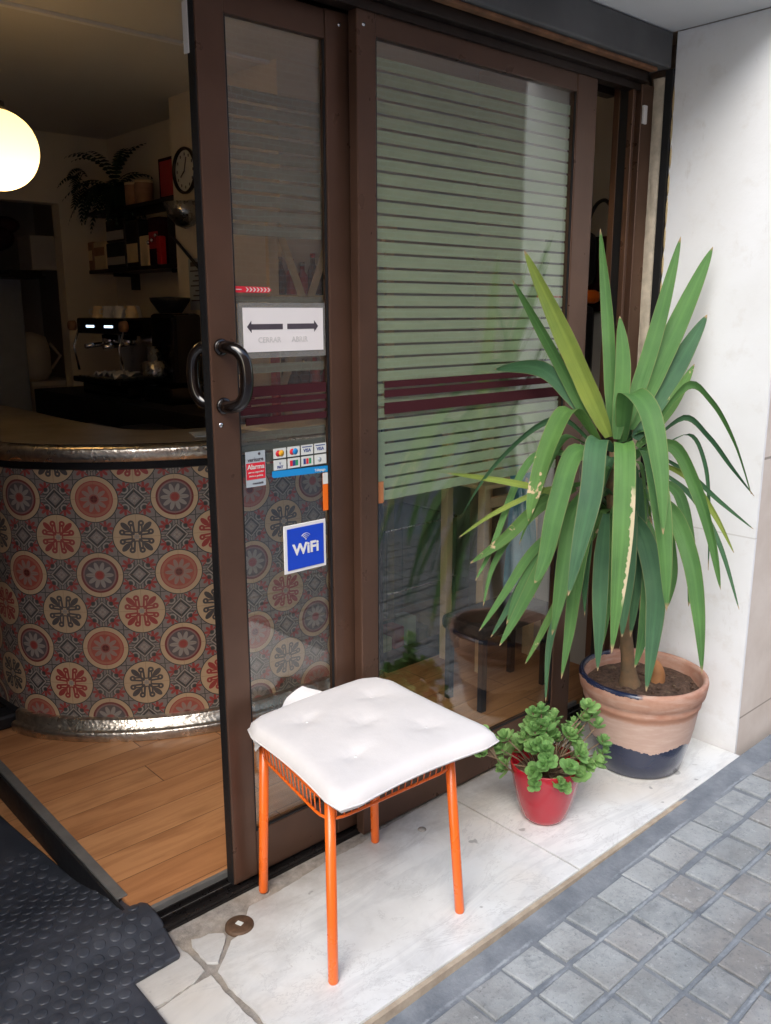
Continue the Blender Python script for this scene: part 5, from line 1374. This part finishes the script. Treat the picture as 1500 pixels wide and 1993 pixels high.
YUCCA = [
    ([(2.208, 1.448, 1.089), (2.263, 1.518, 1.384), (2.319, 1.605, 1.693)], 0.0376, (0.33, -0.93, 0.18), 0),
    ([(2.22, 1.417, 1.114), (2.342, 1.414, 1.37), (2.448, 1.411, 1.665)], 0.0461, (0.53, -0.81, -0.23), 0),
    ([(2.249, 1.418, 1.111), (2.434, 1.405, 1.383), (2.591, 1.384, 1.641)], 0.0611, (0.37, -0.88, -0.29), 0),
    ([(2.256, 1.403, 1.082), (2.416, 1.386, 1.27), (2.566, 1.372, 1.44)], 0.0609, (0.48, -0.73, -0.48), 1),
    ([(2.173, 1.411, 1.089), (2.208, 1.426, 1.285), (2.225, 1.458, 1.437)], 0.044, (0.64, -0.77, 0.01), 0),
    ([(2.175, 1.438, 1.093), (2.105, 1.537, 1.343), (2.014, 1.645, 1.619)], 0.0612, (0.17, -0.9, 0.4), 2),
    ([(2.169, 1.488, 1.104), (2.117, 1.604, 1.326), (1.966, 1.645, 1.537)], 0.0355, (0.14, -0.91, 0.4), 0),
    ([(2.185, 1.51, 1.131), (2.105, 1.627, 1.278), (1.899, 1.645, 1.292)], 0.0487, (0.48, -0.03, 0.88), 1),
    ([(2.258, 1.394, 1.059), (2.368, 1.359, 1.175), (2.439, 1.332, 1.297)], 0.0374, (0.22, -0.89, -0.4), 3),
    ([(2.202, 1.409, 1.079), (2.155, 1.371, 1.222), (2.12, 1.281, 1.185), (2.082, 1.211, 1.029), (2.045, 1.169, 0.873)], 0.0627, (-0.69, 0.68, -0.26), 0),
    ([(2.153, 1.448, 1.064), (2.048, 1.483, 1.18), (1.932, 1.466, 1.1), (1.855, 1.453, 0.968), (1.816, 1.439, 0.898)], 0.0575, (-0.18, 0.93, 0.31), 3),
    ([(2.154, 1.439, 1.035), (2.038, 1.455, 1.061), (1.938, 1.435, 0.93), (1.88, 1.428, 0.779), (1.849, 1.436, 0.717)], 0.0558, (-0.47, 0.76, 0.44), 0),
    ([(2.07, 1.487, 0.902), (1.981, 1.505, 0.743), (1.91, 1.527, 0.612), (1.844, 1.552, 0.498)], 0.0384, (-0.2, 0.94, 0.27), 0),
    ([(2.156, 1.415, 1.053), (2.038, 1.384, 1.101), (1.953, 1.338, 0.971), (1.893, 1.324, 0.842), (1.841, 1.317, 0.711)], 0.0606, (-0.52, 0.82, 0.25), 1),
    ([(2.167, 1.405, 1.053), (2.074, 1.321, 1.09), (1.993, 1.259, 0.922), (1.937, 1.226, 0.74), (1.896, 1.209, 0.565)], 0.0563, (-0.44, 0.89, -0.11), 4),
    ([(2.199, 1.38, 1.022), (2.174, 1.306, 1.064), (2.105, 1.223, 0.953), (2.076, 1.177, 0.809), (2.056, 1.149, 0.66)], 0.0592, (-0.77, 0.63, -0.1), 0),
    ([(2.229, 1.376, 1.049), (2.283, 1.293, 1.071), (2.277, 1.209, 0.961), (2.25, 1.137, 0.829), (2.247, 1.097, 0.692)], 0.0416, (-0.38, 0.72, -0.58), 0),
    ([(2.257, 1.368, 1.062), (2.354, 1.307, 1.147), (2.364, 1.228, 1.097), (2.361, 1.15, 1.017), (2.376, 1.086, 0.942)], 0.0207, (0.03, 0.4, -0.91), 1),
    ([(2.254, 1.376, 1.077), (2.345, 1.302, 1.238), (2.347, 1.22, 1.202), (2.32, 1.129, 1.097), (2.313, 1.066, 0.96)], 0.0243, (-0.26, 0.3, -0.92), 0),
    ([(2.26, 1.352, 0.926), (2.271, 1.271, 0.876), (2.235, 1.185, 0.762), (2.209, 1.134, 0.612), (2.191, 1.102, 0.454)], 0.0499, (-0.32, 0.86, -0.41), 0),
    ([(2.211, 1.377, 0.867), (2.19, 1.308, 0.806), (2.147, 1.238, 0.677), (2.101, 1.21, 0.542), (2.066, 1.199, 0.407)], 0.0566, (-0.4, 0.89, -0.22), 1),
    ([(2.138, 1.466, 0.941), (2.038, 1.454, 0.881), (1.972, 1.426, 0.777), (1.925, 1.407, 0.669), (1.894, 1.403, 0.562)], 0.0533, (-0.75, 0.53, 0.4), 0),
    ([(2.16, 1.449, 0.863), (2.088, 1.448, 0.781), (2.044, 1.438, 0.667), (2.01, 1.427, 0.535), (1.972, 1.421, 0.4)], 0.0426, (-0.32, 0.95, 0.07), 0),
    ([(2.16, 1.423, 0.867), (2.094, 1.386, 0.777), (2.046, 1.354, 0.671), (2.01, 1.326, 0.563), (1.99, 1.311, 0.455)], 0.0438, (-0.48, 0.88, -0.04), 1),
    ([(2.104, 1.496, 0.942), (2.017, 1.559, 0.89), (1.923, 1.614, 0.794), (1.814, 1.645, 0.736)], 0.0371, (-0.35, 0.45, 0.82), 3),
    ([(2.159, 1.488, 1.075), (2.123, 1.568, 1.139), (2.044, 1.628, 1.102), (1.883, 1.645, 0.995), (1.763, 1.645, 0.874)], 0.023, (-0.42, 0.09, 0.9), 1),
    ([(2.067, 1.523, 0.92), (2.009, 1.583, 0.945), (1.884, 1.645, 0.977), (1.712, 1.645, 1.015)], 0.0194, (0.35, 0.32, 0.88), 2),
    ([(2.094, 1.508, 0.949), (2.024, 1.566, 0.931), (1.911, 1.645, 0.869), (1.764, 1.645, 0.823)], 0.0146, (-0.15, 0.45, 0.88), 2),
    ([(2.109, 1.495, 0.863), (2.002, 1.56, 0.759), (1.921, 1.596, 0.64), (1.843, 1.63, 0.524)], 0.0273, (-0.2, 0.85, 0.49), 0),
    ([(2.102, 1.465, 0.744), (2.03, 1.497, 0.592), (1.981, 1.512, 0.502), (1.937, 1.528, 0.424)], 0.0208, (-0.13, 0.96, 0.25), 3),
    ([(2.099, 1.462, 0.729), (2.033, 1.481, 0.595), (1.99, 1.483, 0.476), (1.958, 1.463, 0.319)], 0.0223, (-0.35, 0.93, 0.12), 1),
    ([(2.327, 1.349, 1.026), (2.363, 1.274, 0.978), (2.367, 1.182, 0.914), (2.379, 1.081, 0.847)], 0.0146, (-0.01, 0.56, -0.83), 1),
    ([(2.32, 1.341, 0.982), (2.359, 1.258, 0.911), (2.348, 1.161, 0.791), (2.333, 1.079, 0.618)], 0.0158, (-0.58, 0.65, -0.49), 1),
    ([(2.296, 1.346, 1.015), (2.357, 1.278, 0.97), (2.35, 1.186, 0.878), (2.347, 1.116, 0.776)], 0.019, (-0.19, 0.69, -0.7), 2),
    ([(2.325, 1.383, 1.038), (2.413, 1.319, 1.091), (2.418, 1.263, 1.011), (2.388, 1.222, 0.882), (2.358, 1.194, 0.704)], 0.0134, (-0.54, 0.71, -0.45), 1),
    ([(2.182, 1.485, 1.042), (2.11, 1.537, 1.089), (2.059, 1.56, 1.016), (2.007, 1.57, 0.897), (1.955, 1.581, 0.779)], 0.032, (-0.08, 0.91, 0.4), 0),
    ([(2.232, 1.444, 1.01), (2.207, 1.455, 1.019), (2.126, 1.453, 0.868), (2.092, 1.439, 0.72), (2.067, 1.416, 0.572)], 0.0468, (-0.21, 0.98, 0.01), 1),
    ([(2.264, 1.401, 0.965), (2.26, 1.377, 0.922), (2.214, 1.347, 0.779), (2.189, 1.328, 0.645), (2.157, 1.316, 0.512)], 0.0499, (-0.8, 0.59, 0.08), 1),
    ([(2.252, 1.425, 0.916), (2.209, 1.427, 0.843), (2.174, 1.408, 0.726), (2.135, 1.389, 0.595), (2.108, 1.377, 0.476)], 0.044, (-0.77, 0.62, 0.18), 0),
    ([(2.294, 1.391, 0.931), (2.32, 1.332, 0.858), (2.309, 1.291, 0.741), (2.292, 1.27, 0.669), (2.272, 1.266, 0.594)], 0.0353, (-0.75, 0.64, -0.19), 0),
    ([(2.263, 1.479, 1.081), (2.267, 1.572, 1.214), (2.265, 1.645, 1.336), (2.196, 1.645, 1.399)], 0.0405, (0.84, -0.38, 0.38), 1),
    ([(2.286, 1.458, 1.081), (2.384, 1.467, 1.213), (2.445, 1.467, 1.304), (2.487, 1.472, 1.397)], 0.0364, (0.44, -0.86, -0.24), 1),
    ([(2.186, 1.485, 1.01), (2.085, 1.599, 1.039), (2.016, 1.638, 0.964), (1.914, 1.645, 0.774), (1.838, 1.645, 0.678)], 0.022, (-0.26, 0.74, 0.62), 0),
    ([(2.137, 1.497, 0.859), (2.07, 1.538, 0.799), (1.997, 1.572, 0.694), (1.926, 1.598, 0.574), (1.88, 1.616, 0.499)], 0.0247, (-0.52, 0.62, 0.58), 1),
    ([(2.17, 1.507, 0.947), (2.085, 1.575, 0.917), (2.002, 1.622, 0.827), (1.917, 1.645, 0.71), (1.875, 1.645, 0.59)], 0.0218, (-0.37, 0.72, 0.59), 0),
    ([(2.254, 1.378, 0.86), (2.243, 1.33, 0.808), (2.194, 1.289, 0.669), (2.15, 1.272, 0.527), (2.12, 1.272, 0.44)], 0.0415, (-0.61, 0.79, -0.01), 5),
    ([(2.221, 1.377, 0.897), (2.172, 1.351, 0.847), (2.134, 1.324, 0.737), (2.108, 1.311, 0.621), (2.089, 1.301, 0.534)], 0.0441, (-0.63, 0.77, 0.07), 1),
    ([(2.313, 1.37, 0.963), (2.327, 1.291, 0.926), (2.313, 1.241, 0.813), (2.3, 1.216, 0.695), (2.281, 1.206, 0.607)], 0.0316, (-0.45, 0.83, -0.34), 5),
    ([(2.195, 1.45, 0.92), (2.122, 1.506, 0.891), (2.027, 1.542, 0.774), (1.949, 1.57, 0.64), (1.906, 1.579, 0.543)], 0.0316, (-0.32, 0.8, 0.52), 5),
    ([(2.205, 1.435, 0.858), (2.144, 1.463, 0.816), (2.087, 1.46, 0.684), (2.051, 1.455, 0.565), (2.025, 1.449, 0.468)], 0.0394, (-0.15, 0.98, 0.11), 5),
]

for P, W, s_, mi in YUCCA: leaf([Vector(p) for p in P], W, s_, mi)
# leaves round the far side and old stubs under the crown
for k in range(26):
    a = rl.uniform(0, 6.28); z0 = rl.uniform(.80, 1.05); c = Vector((2.245, 1.455, z0))
    d = Vector((math.cos(a), math.sin(a), 0)); L = rl.uniform(.13, .30)
    e = Vector((c.x+d.x*L*.5, c.y+d.y*L*.4, c.z+rl.uniform(-.02, .07))); f = Vector((c.x+d.x*L*.8, c.y+d.y*L*.55, c.z-L*rl.uniform(.4, .9)))
    for q in (e, f): q.y = min(q.y, 1.645); q.x = min(q.x, 2.63)
    leaf([c, e, f], rl.uniform(.018, .032), (-d.y, d.x, 0), rl.choice([0, 1, 1, 3]))
b.build('crown', [M['leaf%d' % k] for k in range(6)], yc, normals=False)

# ================================================================= across the street (seen as reflections in the glass)
bb = thing('brick_building', 'brick apartment building across the street, seen mirrored in the door glass', 'building', (0, -5.2, 0))
b = MB(); b.box(-9, 14, -9, -5.2, -.2, 6.6); b.build('wall', M['brick'], bb)
for z in (2.75, 4.9): b = MB(); b.box(-9, 14, -5.32, -5.2005, z, z+.32, bev=.01); b.build('floor_band', M['band'], bb)
for k in range(9):
    for z in (1.0, 3.4):
        x = -7.5+k*2.3
        b = MB(); b.box(x, x+1.1, -5.26, -5.2005, z, z+1.45, bev=.01); w_ = b.build('window', M['white_plastic'], bb)
        b = MB(); b.box(x+.06, x+.53, -5.275, -5.2605, z+.06, z+1.39); b.box(x+.57, x+1.04, -5.275, -5.2605, z+.06, z+1.39); b.build('pane', M['dark_window'], bb).name = 'window_pane'
    b = MB(); b.box(x-.1, x+1.2, -5.9+.0, -5.2005, 3.22, 3.30, bev=.01) if False else b.box(x-.1, x+1.2, -5.33, -5.2005, 3.22, 3.30, bev=.01); b.build('sill', M['band'], bb)
